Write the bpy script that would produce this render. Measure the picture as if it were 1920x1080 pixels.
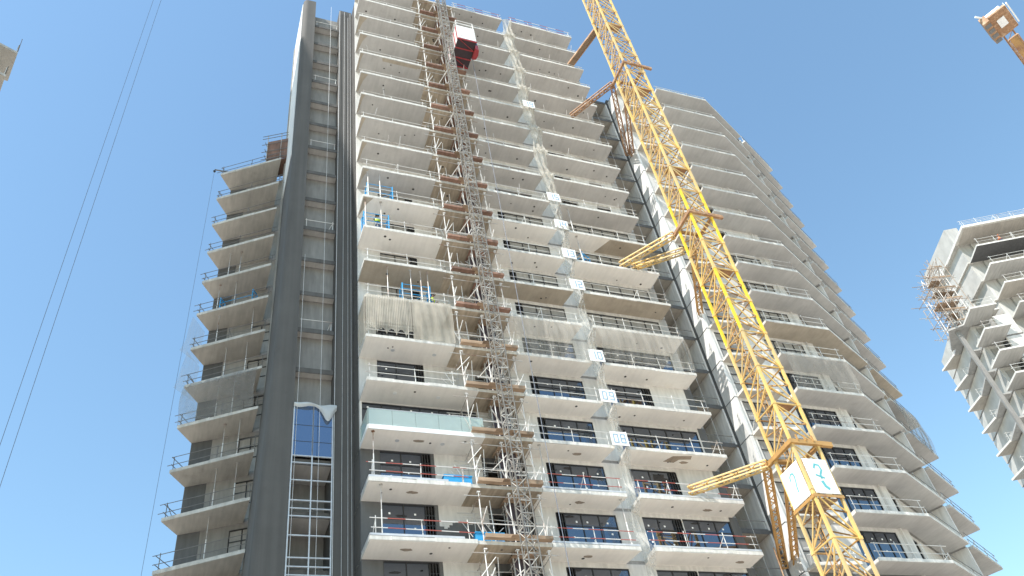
import bpy, math, random
from mathutils import Vector, Matrix
random.seed(7)
S = bpy.context.scene
for o in list(bpy.data.objects): bpy.data.objects.remove(o)
R = math.radians
COL = S.collection

# ---------------------------------------------------------------- camera, sky, sun, exposure
cam_d = bpy.data.cameras.new('camera'); cam = bpy.data.objects.new('camera', cam_d); COL.objects.link(cam)
cam_d.sensor_width = 36.0; cam_d.lens = 36.0 * 1565.5 / 1920.0
cam_d.clip_start = 0.1; cam_d.clip_end = 6000
th, ro = R(43.8906), R(-10.8954)
fw = Vector((0, math.cos(th), math.sin(th))); r0 = Vector((1, 0, 0)); u0 = r0.cross(fw)
rt = r0 * math.cos(ro) + u0 * math.sin(ro); up = u0 * math.cos(ro) - r0 * math.sin(ro)
cam.matrix_world = Matrix(((rt.x, up.x, -fw.x, 0), (rt.y, up.y, -fw.y, 0), (rt.z, up.z, -fw.z, 1.6), (0, 0, 0, 1)))
S.camera = cam

SUN_AZ = math.atan2(-0.609, -0.790)          # direction towards the sun, clockwise from +Y
SUN_EL = R(52)
world = bpy.data.worlds.new('World'); S.world = world; world.use_nodes = True
wn = world.node_tree; bg = wn.nodes['Background']
sky = wn.nodes.new('ShaderNodeTexSky'); sky.sky_type = 'NISHITA'; sky.sun_disc = False
sky.sun_elevation = SUN_EL; sky.sun_rotation = SUN_AZ; sky.air_density = 1.35; sky.dust_density = 0.3; sky.ozone_density = 1.6
tint = wn.nodes.new('ShaderNodeVectorMath'); tint.operation = 'MULTIPLY'; tint.inputs[1].default_value = (0.885, 1.0, 0.965)
wn.links.new(sky.outputs[0], tint.inputs[0]); wn.links.new(tint.outputs[0], bg.inputs[0]); bg.inputs[1].default_value = 0.104
sd = bpy.data.lights.new('sun', 'SUN'); sd.energy = 3.0; sd.angle = R(0.5); sd.color = (1.0, 0.96, 0.90)
sun = bpy.data.objects.new('sun', sd); COL.objects.link(sun)
SV = Vector((math.sin(SUN_AZ) * math.cos(SUN_EL), math.cos(SUN_AZ) * math.cos(SUN_EL), math.sin(SUN_EL)))
sun.rotation_euler = SV.to_track_quat('Z', 'Y').to_euler(); sun.location = (-30, -60, 120)
S.view_settings.view_transform = 'Standard'; S.view_settings.look = 'None'
S.view_settings.exposure = 1.35; S.view_settings.gamma = 1.0
S.render.engine = 'CYCLES'

# ---------------------------------------------------------------- frame of the main facade: u along it, v into it
A0 = Vector((-9.34, 37.71, 0)); UA = math.atan2(0.4511, 0.8925)
U = Vector((math.cos(UA), math.sin(UA), 0)); N = Vector((-math.sin(UA), math.cos(UA), 0))
Z0, H = 2.421, 3.4
def zl(n): return Z0 + H * n
def W(u, v, z=0.0): return Vector((A0.x + U.x * u + N.x * v, A0.y + U.y * u + N.y * v, z))
def L(x, y): d = Vector((x, y, 0)) - A0; return (d.dot(U), d.dot(N))

# ---------------------------------------------------------------- mesh building
class MB:
    def __init__(s): s.v = []; s.f = []; s.m = []
    def add(s, vs, fs, m=0):
        b = len(s.v); s.v += [tuple(x) for x in vs]
        for f in fs: s.f.append([b + i for i in f]); s.m.append(m)
        return s
    def box(s, x0, x1, y0, y1, z0, z1, m=0):
        return s.add([(x0, y0, z0), (x1, y0, z0), (x1, y1, z0), (x0, y1, z0), (x0, y0, z1), (x1, y0, z1), (x1, y1, z1), (x0, y1, z1)],
                     [(3, 2, 1, 0), (4, 5, 6, 7), (0, 1, 5, 4), (1, 2, 6, 5), (2, 3, 7, 6), (3, 0, 4, 7)], m)
    def sbox(s, p, q, s0, s1, o0, o1, z0, z1, m=0):
        """box along the plan segment p->q: s along it, o to its left (into the building)"""
        d = Vector((q[0] - p[0], q[1] - p[1])).normalized(); n = Vector((-d.y, d.x))
        P = [(p[0] + d.x * a + n.x * o, p[1] + d.y * a + n.y * o) for a, o in ((s0, o0), (s1, o0), (s1, o1), (s0, o1))]
        return s.prism(P, z0, z1, (m, m, m))
    def prism(s, P, z0, z1, ms=(0, 0, 0)):
        ar = sum(P[i][0] * P[(i + 1) % len(P)][1] - P[(i + 1) % len(P)][0] * P[i][1] for i in range(len(P)))
        if ar < 0: P = P[::-1]
        n = len(P); b = len(s.v)
        s.v += [(x, y, z0) for x, y in P] + [(x, y, z1) for x, y in P]
        s.f.append([b + i for i in reversed(range(n))]); s.m.append(ms[0])
        s.f.append([b + n + i for i in range(n)]); s.m.append(ms[2])
        for i in range(n):
            j = (i + 1) % n; s.f.append([b + i, b + j, b + n + j, b + n + i]); s.m.append(ms[1])
        return s
    def tube(s, p, q, r, n=6, m=0, r2=None):
        p = Vector(p); q = Vector(q); d = (q - p)
        if d.length < 1e-6: return s
        d.normalize(); a = d.orthogonal().normalized(); c = d.cross(a); r2 = r if r2 is None else r2; b = len(s.v)
        for P, rr in ((p, r), (q, r2)):
            for i in range(n):
                t = 2 * math.pi * i / n; s.v.append(tuple(P + (a * math.cos(t) + c * math.sin(t)) * rr))
        for i in range(n):
            j = (i + 1) % n; s.f.append([b + i, b + j, b + n + j, b + n + i]); s.m.append(m)
        s.f.append([b + i for i in reversed(range(n))]); s.m.append(m); s.f.append([b + n + i for i in range(n)]); s.m.append(m)
        return s
    def bar(s, p, q, w, h, m=0):
        """square section bar between two 3-D points"""
        p = Vector(p); q = Vector(q); d = (q - p).normalized()
        a = d.cross(Vector((0, 0, 1)))
        if a.length < 1e-4: a = Vector((1, 0, 0))
        a.normalize(); c = d.cross(a); b = len(s.v)
        for P in (p, q):
            for x, y in ((-1, -1), (1, -1), (1, 1), (-1, 1)): s.v.append(tuple(P + a * (x * w / 2) + c * (y * h / 2)))
        for f in ((0, 1, 2, 3), (7, 6, 5, 4), (0, 4, 5, 1), (1, 5, 6, 2), (2, 6, 7, 3), (3, 7, 4, 0)): s.f.append([b + i for i in f]); s.m.append(m)
        return s
    def grid(s, fn, nu, nv, m=0):
        b = len(s.v)
        for j in range(nv + 1):
            for i in range(nu + 1): s.v.append(tuple(fn(i / nu, j / nv)))
        for j in range(nv):
            for i in range(nu):
                k = b + j * (nu + 1) + i; s.f.append([k, k + 1, k + nu + 2, k + nu + 1]); s.m.append(m)
        return s
    def build(s, name, mats, parent=None, smooth=False):
        me = bpy.data.meshes.new(name); me.from_pydata(s.v, [], s.f); me.validate()
        for m in (mats if isinstance(mats, (list, tuple)) else [mats]): me.materials.append(m)
        me.polygons.foreach_set('material_index', s.m[:len(me.polygons)])
        if smooth: me.polygons.foreach_set('use_smooth', [True] * len(me.polygons))
        me.update(); o = bpy.data.objects.new(name, me); COL.objects.link(o)
        if parent: o.parent = parent
        return o

def tag(o, label, cat, group=None, kind=None):
    o['label'] = label; o['category'] = cat
    if group: o['group'] = group
    if kind: o['kind'] = kind
    return o
def thing(name, label, cat, loc=(0, 0, 0), rz=0.0, group=None):
    o = bpy.data.objects.new(name, None); o.empty_display_size = 0.3; COL.objects.link(o)
    o.location = loc; o.rotation_euler = (0, 0, rz); return tag(o, label, cat, group)
def dup(root, loc, rz=None, label=None):
    r = root.copy(); COL.objects.link(r); r.location = loc
    if rz is not None: r.rotation_euler = (0, 0, rz)
    if label: r['label'] = label
    for ch in list(root.children):
        c = ch.copy(); COL.objects.link(c); c.parent = r
        for g in ch.children: d = g.copy(); COL.objects.link(d); d.parent = c
    return r

# ---------------------------------------------------------------- materials
def newmat(name):
    m = bpy.data.materials.new(name); m.use_nodes = True; nt = m.node_tree
    return m, nt, nt.nodes['Principled BSDF']
def nd(nt, t, **k):
    n = nt.nodes.new(t)
    for a, b in k.items():
        if hasattr(n, a): setattr(n, a, b)
        else: n.inputs[a].default_value = b
    return n
def coords(nt, scale=(1, 1, 1)):
    tc = nd(nt, 'ShaderNodeTexCoord'); oi = nd(nt, 'ShaderNodeObjectInfo')
    mul = nd(nt, 'ShaderNodeMath', operation='MULTIPLY'); mul.inputs[1].default_value = 57.0
    nt.links.new(oi.outputs['Random'], mul.inputs[0])
    va = nd(nt, 'ShaderNodeVectorMath', operation='ADD'); nt.links.new(tc.outputs['Object'], va.inputs[0]); nt.links.new(mul.outputs[0], va.inputs[1])
    mp = nd(nt, 'ShaderNodeMapping'); mp.inputs['Scale'].default_value = scale; nt.links.new(va.outputs[0], mp.inputs[0])
    return mp.outputs[0], oi
def concrete(name, col, var=0.16, scale=0.7, streak=0.12, rough=0.9, tone=0.10, stain=0.35, strs=(3.0, 0.4, 0.4)):
    m, nt, b = newmat(name); lk = nt.links.new
    co, oi = coords(nt)
    n1 = nd(nt, 'ShaderNodeTexNoise'); n1.inputs['Scale'].default_value = scale; n1.inputs['Detail'].default_value = 6; n1.inputs['Roughness'].default_value = 0.62; lk(co, n1.inputs['Vector'])
    co2, _ = coords(nt, strs)
    n2 = nd(nt, 'ShaderNodeTexNoise'); n2.inputs['Scale'].default_value = 1.6; n2.inputs['Detail'].default_value = 4; lk(co2, n2.inputs['Vector'])
    n3 = nd(nt, 'ShaderNodeTexNoise'); n3.inputs['Scale'].default_value = 0.55; n3.inputs['Detail'].default_value = 8; n3.inputs['Roughness'].default_value = 0.7; lk(co, n3.inputs['Vector'])
    def rng(src, lo, hi, a=0.3, z=0.7):
        r = nd(nt, 'ShaderNodeMapRange'); r.inputs['From Min'].default_value = a; r.inputs['From Max'].default_value = z
        r.inputs['To Min'].default_value = lo; r.inputs['To Max'].default_value = hi; lk(src, r.inputs['Value']); return r.outputs[0]
    def mult(x, y):
        q = nd(nt, 'ShaderNodeMath', operation='MULTIPLY'); lk(x, q.inputs[0]); lk(y, q.inputs[1]); return q.outputs[0]
    f = mult(rng(n1.outputs['Fac'], 1 - var, 1 + var), rng(n2.outputs['Fac'], 1 - streak, 1 + streak))
    f = mult(f, rng(n3.outputs['Fac'], 1.0, 1.0 - stain, 0.60, 0.78))
    f = mult(f, rng(oi.outputs['Random'], 1 - tone, 1 + tone, 0.0, 1.0))
    mx = nd(nt, 'ShaderNodeVectorMath', operation='SCALE'); mx.inputs[0].default_value = col; lk(f, mx.inputs['Scale'])
    lk(mx.outputs[0], b.inputs['Base Color']); b.inputs['Roughness'].default_value = rough; b.inputs['Specular IOR Level'].default_value = 0.25
    bp = nd(nt, 'ShaderNodeBump'); bp.inputs['Strength'].default_value = 0.25; bp.inputs['Distance'].default_value = 0.02
    lk(n1.outputs['Fac'], bp.inputs['Height']); lk(bp.outputs[0], b.inputs['Normal'])
    return m
def paint(name, col, rough=0.5, var=0.12, scale=3.0, metal=0.0, rust=None, rust_amt=0.5):
    m, nt, b = newmat(name); lk = nt.links.new; co, oi = coords(nt)
    n1 = nd(nt, 'ShaderNodeTexNoise'); n1.inputs['Scale'].default_value = scale; n1.inputs['Detail'].default_value = 5; lk(co, n1.inputs['Vector'])
    r = nd(nt, 'ShaderNodeMapRange'); r.inputs['From Min'].default_value = 0.3; r.inputs['From Max'].default_value = 0.7; r.inputs['To Min'].default_value = 1 - var; r.inputs['To Max'].default_value = 1 + var
    lk(n1.outputs['Fac'], r.inputs['Value'])
    mx = nd(nt, 'ShaderNodeVectorMath', operation='SCALE'); mx.inputs[0].default_value = col; lk(r.outputs[0], mx.inputs['Scale']); out = mx.outputs[0]
    if rust:
        n2 = nd(nt, 'ShaderNodeTexNoise'); n2.inputs['Scale'].default_value = scale * 0.5; n2.inputs['Detail'].default_value = 7; n2.inputs['Roughness'].default_value = 0.7; lk(co, n2.inputs['Vector'])
        r2 = nd(nt, 'ShaderNodeMapRange'); r2.inputs['From Min'].default_value = 1 - rust_amt - 0.08; r2.inputs['From Max'].default_value = 1 - rust_amt + 0.08; lk(n2.outputs['Fac'], r2.inputs['Value'])
        mc = nd(nt, 'ShaderNodeMix', data_type='RGBA'); lk(r2.outputs[0], mc.inputs[0]); lk(out, mc.inputs[6]); mc.inputs[7].default_value = (*rust, 1); out = mc.outputs[2]
    lk(out, b.inputs['Base Color']); b.inputs['Roughness'].default_value = rough; b.inputs['Metallic'].default_value = metal
    return m
def netmat(name, col, alpha, var=0.25, scale=1.0, stretch=(1, 1, 1), weave=0.0, wscale=40.0):
    m, nt, b = newmat(name); lk = nt.links.new; co, oi = coords(nt, stretch)
    out = nt.nodes['Material Output']; tr = nd(nt, 'ShaderNodeBsdfTransparent'); mixs = nd(nt, 'ShaderNodeMixShader')
    n1 = nd(nt, 'ShaderNodeTexNoise'); n1.inputs['Scale'].default_value = scale; n1.inputs['Detail'].default_value = 6; lk(co, n1.inputs['Vector'])
    r = nd(nt, 'ShaderNodeMapRange'); r.inputs['From Min'].default_value = 0.3; r.inputs['From Max'].default_value = 0.7
    r.inputs['To Min'].default_value = max(0, alpha - var); r.inputs['To Max'].default_value = min(1, alpha + var); lk(n1.outputs['Fac'], r.inputs['Value']); fac = r.outputs[0]
    if weave:
        wv = nd(nt, 'ShaderNodeTexWave'); wv.wave_type = 'BANDS'; wv.bands_direction = 'X'; wv.inputs['Scale'].default_value = wscale; wv.inputs['Distortion'].default_value = 1.5
        tc = nd(nt, 'ShaderNodeTexCoord'); lk(tc.outputs['Object'], wv.inputs['Vector'])
        mm = nd(nt, 'ShaderNodeMath', operation='MULTIPLY_ADD'); lk(wv.outputs['Fac'], mm.inputs[0]); mm.inputs[1].default_value = weave; lk(fac, mm.inputs[2]); fac = mm.outputs[0]
    df = nd(nt, 'ShaderNodeBsdfDiffuse'); df.inputs[0].default_value = (*col, 1); tl = nd(nt, 'ShaderNodeBsdfTranslucent'); tl.inputs[0].default_value = (*col, 1)
    m2 = nd(nt, 'ShaderNodeMixShader'); m2.inputs[0].default_value = 0.35; lk(df.outputs[0], m2.inputs[1]); lk(tl.outputs[0], m2.inputs[2])
    lk(fac, mixs.inputs[0]); lk(tr.outputs[0], mixs.inputs[1]); lk(m2.outputs[0], mixs.inputs[2]); lk(mixs.outputs[0], out.inputs[0])
    return m
def stripes(name, c1, c2, axis, period, rough=0.5):
    m, nt, b = newmat(name); lk = nt.links.new
    tc = nd(nt, 'ShaderNodeTexCoord'); sp = nd(nt, 'ShaderNodeSeparateXYZ'); lk(tc.outputs['Object'], sp.inputs[0])
    a = nd(nt, 'ShaderNodeMath', operation='MULTIPLY'); lk(sp.outputs[axis], a.inputs[0]); a.inputs[1].default_value = 1 / period
    fr = nd(nt, 'ShaderNodeMath', operation='FRACT'); lk(a.outputs[0], fr.inputs[0])
    g = nd(nt, 'ShaderNodeMath', operation='GREATER_THAN'); lk(fr.outputs[0], g.inputs[0]); g.inputs[1].default_value = 0.5
    mc = nd(nt, 'ShaderNodeMix', data_type='RGBA'); lk(g.outputs[0], mc.inputs[0]); mc.inputs[6].default_value = (*c1, 1); mc.inputs[7].default_value = (*c2, 1)
    lk(mc.outputs[2], b.inputs['Base Color']); b.inputs['Roughness'].default_value = rough
    return m
def glassmat(name, tint, mirror, dark=(0.012, 0.014, 0.018)):
    m, nt, b = newmat(name); lk = nt.links.new; out = nt.nodes['Material Output']
    b.inputs['Base Color'].default_value = (*dark, 1); b.inputs['Roughness'].default_value = 0.05; b.inputs['IOR'].default_value = 1.5
    gl = nd(nt, 'ShaderNodeBsdfGlossy'); gl.inputs['Color'].default_value = (*tint, 1); gl.inputs['Roughness'].default_value = 0.03
    co, oi = coords(nt); n1 = nd(nt, 'ShaderNodeTexNoise'); n1.inputs['Scale'].default_value = 0.5; lk(co, n1.inputs['Vector'])
    bp = nd(nt, 'ShaderNodeBump'); bp.inputs['Strength'].default_value = 0.05; bp.inputs['Distance'].default_value = 0.05; lk(n1.outputs['Fac'], bp.inputs['Height']); lk(bp.outputs[0], gl.inputs['Normal'])
    mx = nd(nt, 'ShaderNodeMixShader'); mx.inputs[0].default_value = mirror; lk(b.outputs[0], mx.inputs[1]); lk(gl.outputs[0], mx.inputs[2]); lk(mx.outputs[0], out.inputs[0])
    return m

M = {}
M['soffit_cream'] = concrete('soffit_cream', (0.79, 0.755, 0.70), var=0.05, streak=0.035, stain=0.12, tone=0.05)
M['soffit_grey'] = concrete('soffit_grey', (0.485, 0.465, 0.44), var=0.09, streak=0.06, stain=0.25, tone=0.07)
M['soffit_tan'] = concrete('soffit_tan', (0.40, 0.345, 0.275), var=0.14, streak=0.06, stain=0.3, tone=0.08)
M['soffit_ply'] = concrete('soffit_ply', (0.40, 0.33, 0.25), var=0.18, streak=0.2, stain=0.35, tone=0.14)
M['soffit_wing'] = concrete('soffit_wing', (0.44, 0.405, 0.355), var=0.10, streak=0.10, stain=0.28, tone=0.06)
M['edge'] = concrete('edge', (0.58, 0.56, 0.52), var=0.14, scale=2.5, stain=0.3, tone=0.05)
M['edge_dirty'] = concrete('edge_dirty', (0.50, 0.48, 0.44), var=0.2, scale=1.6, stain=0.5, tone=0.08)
M['deck'] = concrete('deck', (0.38, 0.36, 0.33))
M['wall_light'] = concrete('wall_light', (0.58, 0.56, 0.53), var=0.09, scale=0.5, stain=0.18, strs=(2.5, 2.5, 0.4))
M['wall_pale'] = concrete('wall_pale', (0.70, 0.69, 0.67), var=0.07, scale=0.5, stain=0.18, strs=(2.5, 2.5, 0.4))
M['wall_grey'] = concrete('wall_grey', (0.40, 0.39, 0.37), var=0.12, scale=0.6, stain=0.3, strs=(2.5, 2.5, 0.4))
M['wall_dark'] = concrete('wall_dark', (0.115, 0.115, 0.115), var=0.10, scale=0.5, stain=0.15, strs=(2.0, 2.0, 0.3))
M['core_dark'] = concrete('core_dark', (0.105, 0.100, 0.094), var=0.12, scale=0.25, stain=0.2, streak=0.12, tone=0.02, strs=(1.8, 1.8, 0.05), rough=0.8)
M['interior'] = concrete('interior', (0.30, 0.285, 0.26))
M['frame_dark'] = paint('frame_dark', (0.03, 0.03, 0.032), rough=0.4)
M['frame_alu'] = paint('frame_alu', (0.52, 0.53, 0.54), rough=0.4, metal=0.2)
M['frame_white'] = paint('frame_white', (0.72, 0.72, 0.71), rough=0.45)
M['glass'] = glassmat('glass', (0.62, 0.72, 0.88), 0.22)
M['glass_blue'] = glassmat('glass_blue', (0.52, 0.62, 0.82), 0.32)
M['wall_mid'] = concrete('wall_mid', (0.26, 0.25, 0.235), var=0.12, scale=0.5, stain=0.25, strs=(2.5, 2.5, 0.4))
M['wall_far'] = concrete('wall_far', (0.42, 0.41, 0.385), var=0.08, scale=0.4, stain=0.2)
M['scaf_old'] = paint('scaf_old', (0.30, 0.235, 0.18), rough=0.7, var=0.3)
M['film'] = concrete('film', (0.30, 0.285, 0.265), var=0.1, rough=0.5)
M['sticker'] = paint('sticker', (0.85, 0.85, 0.83))
M['hole'] = paint('hole', (0.06, 0.055, 0.05), rough=0.9)
M['patch'] = concrete('patch', (0.30, 0.25, 0.20), var=0.15)
M['tube'] = paint('tube', (0.50, 0.48, 0.45), rough=0.55, metal=0.3, rust=(0.26, 0.14, 0.08), rust_amt=0.42, scale=1.6)
M['tube_white'] = paint('tube_white', (0.74, 0.72, 0.69), rough=0.5, rust=(0.35, 0.2, 0.13), rust_amt=0.36, scale=1.2)
M['rail'] = paint('rail', (0.66, 0.65, 0.62), rough=0.5, rust=(0.25, 0.18, 0.14), rust_amt=0.4, scale=1.0)
M['rail_red'] = stripes('rail_red', (0.70, 0.68, 0.66), (0.42, 0.10, 0.08), 0, 1.9)
M['rail_dark'] = paint('rail_dark', (0.16, 0.155, 0.15), rough=0.6)
M['ply'] = concrete('ply', (0.29, 0.205, 0.14), var=0.25, streak=0.25, stain=0.4, tone=0.25, strs=(0.5, 4, 6), rough=0.75)
M['ply_red'] = concrete('ply_red', (0.22, 0.13, 0.095), var=0.25, streak=0.2, stain=0.4, tone=0.25, rough=0.7)
M['mast'] = paint('mast', (0.50, 0.48, 0.44), rough=0.5, metal=0.1, rust=(0.20, 0.185, 0.165), rust_amt=0.5, scale=1.5)
M['mast_dark'] = paint('mast_dark', (0.15, 0.14, 0.125), rough=0.5, var=0.3)
M['yellow'] = paint('yellow', (0.75, 0.50, 0.16), rough=0.55, var=0.16, rust=(0.58, 0.42, 0.20), rust_amt=0.5, scale=0.7)
M['yellow_new'] = paint('yellow_new', (0.82, 0.54, 0.045), rough=0.5, var=0.12)
M['orange_old'] = paint('orange_old', (0.46, 0.26, 0.085), rough=0.55, var=0.22, rust=(0.26, 0.13, 0.07), rust_amt=0.42, scale=1.2)
M['rusty'] = paint('rusty', (0.34, 0.19, 0.10), rough=0.7, var=0.25, rust=(0.50, 0.36, 0.24), rust_amt=0.4)
M['board'] = paint('board', (0.82, 0.82, 0.80), rough=0.5, var=0.05)
M['teal'] = paint('teal', (0.12, 0.40, 0.42), rough=0.5)
M['digit'] = paint('digit', (0.26, 0.36, 0.46), rough=0.5)
M['blue'] = paint('blue', (0.04, 0.31, 0.60), rough=0.45, var=0.15)
M['cab_white'] = paint('cab_white', (0.78, 0.77, 0.74), rough=0.45, var=0.1)
M['cab_red'] = paint('cab_red', (0.33, 0.04, 0.045), rough=0.45)
M['cab_under'] = paint('cab_under', (0.045, 0.03, 0.035), rough=0.6)
M['black'] = paint('black', (0.02, 0.02, 0.02), rough=0.6)
M['rope'] = paint('rope', (0.62, 0.62, 0.62), rough=0.6)
M['cable'] = paint('cable', (0.13, 0.15, 0.19), rough=0.6)
M['net_beige'] = netmat('net_beige', (0.56, 0.51, 0.43), 0.60, var=0.14, scale=2.0, stretch=(2, 2, 0.5))
M['net_thin'] = netmat('net_thin', (0.56, 0.535, 0.48), 0.27, var=0.08, scale=1.6, stretch=(4, 4, 0.3))
M['net_pleat'] = netmat('net_pleat', (0.62, 0.57, 0.485), 0.58, var=0.12, scale=1.0)
M['net_grey'] = netmat('net_grey', (0.36, 0.35, 0.33), 0.42, var=0.12, scale=1.2)
M['drape'] = netmat('drape', (0.60, 0.56, 0.49), 0.62, var=0.2, scale=2.5, stretch=(2, 2, 1))
M['drape_clear'] = netmat('drape_clear', (0.56, 0.55, 0.51), 0.34, var=0.3, scale=2.5, stretch=(3, 3, 1))
M['cloth'] = netmat('cloth', (0.74, 0.76, 0.76), 0.9, var=0.1)
def glassrail():
    m, nt, b = newmat('glass_rail'); lk = nt.links.new; out = nt.nodes['Material Output']
    tr = nd(nt, 'ShaderNodeBsdfTransparent'); tr.inputs[0].default_value = (0.88, 0.95, 0.93, 1)
    df = nd(nt, 'ShaderNodeBsdfDiffuse'); df.inputs[0].default_value = (0.66, 0.74, 0.69, 1)
    gl = nd(nt, 'ShaderNodeBsdfGlossy'); gl.inputs['Roughness'].default_value = 0.02; gl.inputs[0].default_value = (0.85, 1, 0.97, 1)
    m1 = nd(nt, 'ShaderNodeMixShader'); m1.inputs[0].default_value = 0.34; lk(tr.outputs[0], m1.inputs[1]); lk(df.outputs[0], m1.inputs[2])
    m2 = nd(nt, 'ShaderNodeMixShader'); m2.inputs[0].default_value = 0.07; lk(m1.outputs[0], m2.inputs[1]); lk(gl.outputs[0], m2.inputs[2]); lk(m2.outputs[0], out.inputs[0])
    return m
M['glass_rail'] = glassrail()
M['skin'] = paint('skin', (0.30, 0.17, 0.11)); M['vest'] = paint('vest', (0.55, 0.75, 0.06)); M['vest_orange'] = paint('vest_orange', (0.85, 0.22, 0.05))
M['trousers'] = paint('trousers', (0.06, 0.08, 0.14)); M['helmet'] = paint('helmet', (0.05, 0.055, 0.06)); M['hair'] = paint('hair', (0.02, 0.015, 0.012))

# ---------------------------------------------------------------- ground
g = MB().grid(lambda a, b: ((a - 0.5) * 3000, (b - 0.5) * 3000, 0), 8, 8).build('ground', concrete('sand', (0.52, 0.47, 0.405), var=0.15, scale=0.06, stain=0.2))
g['kind'] = 'structure'

# ---------------------------------------------------------------- the main tower
T = thing('apartment_tower', 'large unfinished concrete apartment tower with a dark shaft, filling the middle', 'tower block', (A0.x, A0.y, 0), UA)
TB = 0.21                                                     # slab thickness
def slab(n, poly, soffit, edge, parent, front=None, name='balcony_slab', spots=True, seed=0):
    rnd = random.Random(seed * 977 + n * 31)
    z = zl(n); mb = MB(); z0 = z - TB
    mb.prism(poly, z0, z, (0, 1, 2))
    if front:                                                  # uneven cast lip and a few drips along the front edges
        for p_, q_ in front:
            ln = (Vector(q_) - Vector(p_)).length; x = 0.0
            while x < ln - 0.3:
                w = min(rnd.uniform(0.5, 2.6), ln - x)
                mb.sbox(p_, q_, x + 0.004, x + w - 0.006, -rnd.uniform(0.004, 0.022), 0.06, z0 + rnd.uniform(-0.004, 0.05), z + rnd.uniform(0.006, 0.05), 1); x += w
    if n <= 8 and seed in (1, 3, 4):
        us = [q[0] for q in poly]; a = rnd.uniform(min(us) + 1, max(us) - 1)
        mb.prism([(a + 0.34 * rnd.uniform(.7, 1.1) * math.cos(t), 0.9 + 0.16 * rnd.uniform(.7, 1.1) * math.sin(t)) for t in [i * math.pi / 7 for i in range(14)]], z0 - 0.006, z0 + 0.02, (4, 4, 4))
    if spots:
        us = [q[0] for q in poly]; vs = [q[1] for q in poly]
        for k in range(rnd.randint(1, 3)):
            a = rnd.uniform(min(us) + 0.8, max(us) - 0.8); b = rnd.uniform(0.5, 1.3); r = rnd.uniform(0.05, 0.10)
            if max(vs) - min(vs) > 2.6 : continue
            mb.prism([(a + r * math.cos(t), min(vs) + b + r * math.sin(t)) for t in [i * math.pi / 4 for i in range(8)]], z0 - 0.012, z0 + 0.02, (3, 3, 3))
    return mb.build(name, [soffit, edge, M['deck'], M['hole'], M['patch']], parent)
def guard_rail(n, pts, mat, parent, heights=(0.55, 1.05), step=2.3, inset=0.10, seed=0, over=0.25, z=None, post=None):
    rnd = random.Random(seed * 131 + n); z = zl(n) if z is None else z; mb = MB()
    for i in range(len(pts) - 1):
        p = Vector(pts[i]); q = Vector(pts[i + 1]); d = (q - p).normalized(); nn = Vector((-d.y, d.x)); ln = (q - p).length
        p_ = p + nn * inset; q_ = q + nn * inset
        for h in heights:
            e0 = rnd.uniform(0.0, over); e1 = rnd.uniform(0.0, over); j = rnd.uniform(-0.04, 0.04); k = rnd.uniform(-0.05, 0.05)
            a = p_ - d * e0; b = q_ + d * e1
            mb.tube((a.x, a.y, z + h + j), (b.x, b.y, z + h + k), 0.024, 6, 0)
        c = max(1, round(ln / step))
        for k in range(c + 1):
            x = min(max(ln * k / c + rnd.uniform(-0.25, 0.25), 0.1), ln - 0.1); t = p_ + d * x + nn * 0.05
            tp = rnd.uniform(0.02, 0.22); lx = rnd.uniform(-0.05, 0.05)
            mb.tube((t.x, t.y, z), (t.x + lx, t.y, z + max(heights) + tp), 0.026, 6, 1)
            if rnd.random() < 0.25:
                w = t + d * rnd.uniform(-0.6, 0.6) - nn * 0.02; mb.tube((t.x, t.y, z + max(heights)), (w.x + nn.x * 0.7, w.y + nn.y * 0.7, z + 0.02), 0.022, 6, 1)
    return mb.build('guard_rail', [mat, post or M['rail']], parent)

def window(p, q, s0, s1, z0, z1, off, cols, parent, glazed=True, louver=0, transom=0.72, seed=0, frame='frame_dark', name='window'):
    """framed window on the plan line p->q between s0..s1; off = depth of its face behind the line"""
    rnd = random.Random(seed); t = 0.055; f = MB(); pn = MB()
    a, b = s0, s1
    if louver < 0: a = s0 + 0.5
    if louver > 0: b = s1 - 0.5
    f.sbox(p, q, s0, s1, off, off + 0.10, z0, z0 + t); f.sbox(p, q, s0, s1, off, off + 0.10, z1 - t, z1)
    xs = [a + (b - a) * k / cols for k in range(cols + 1)]
    for x in xs: f.sbox(p, q, x - t / 2, x + t / 2, off, off + 0.10, z0 + t, z1 - t)
    zt = z0 + (z1 - z0) * transom
    f.sbox(p, q, a, b, off + 0.004, off + 0.096, zt - t / 2, zt + t / 2)
    if not glazed: zt2 = z0 + (z1 - z0) * (transom - 0.3); f.sbox(p, q, a, b, off + 0.004, off + 0.096, zt2 - t / 2, zt2 + t / 2)
    if louver:
        l0, l1 = (s0, a) if louver < 0 else (b, s1)
        for k in range(4): x = l0 + (l1 - l0) * k / 3; f.sbox(p, q, x - 0.025, x + 0.025, off - 0.06, off + 0.06, z0 + t + 0.003, z1 - t - 0.003)
        for k in range(1, 5): zz = z0 + (z1 - z0) * k / 5; f.sbox(p, q, l0, l1, off - 0.02, off + 0.02, zz - 0.025, zz + 0.025)
    fo = f.build(name, M[frame], parent)
    if glazed:
        pn.sbox(p, q, a, b, off + 0.05, off + 0.065, z0 + t, z1 - t, 0)
        for k in range(cols):
            for zz in (zt + 0.35 * (z1 - zt), z0 + (zt - z0) * rnd.uniform(0.55, 0.8)):
                if rnd.random() < 0.75:
                    x = xs[k] + (xs[k + 1] - xs[k]) * rnd.uniform(0.3, 0.75); pn.sbox(p, q, x - 0.055, x + 0.055, off + 0.044, off + 0.05, zz - 0.055, zz + 0.055, 1)
        pn.build('pane', [M['glass'], M['sticker']], fo)
    elif cols > 1 and s1 - s0 > 1.5:
        pn.sbox(p, q, a, b, off + 0.055, off + 0.075, z0 + t, z1 - t, 0); pn.build('pane', M['film'], fo)
    return fo
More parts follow.
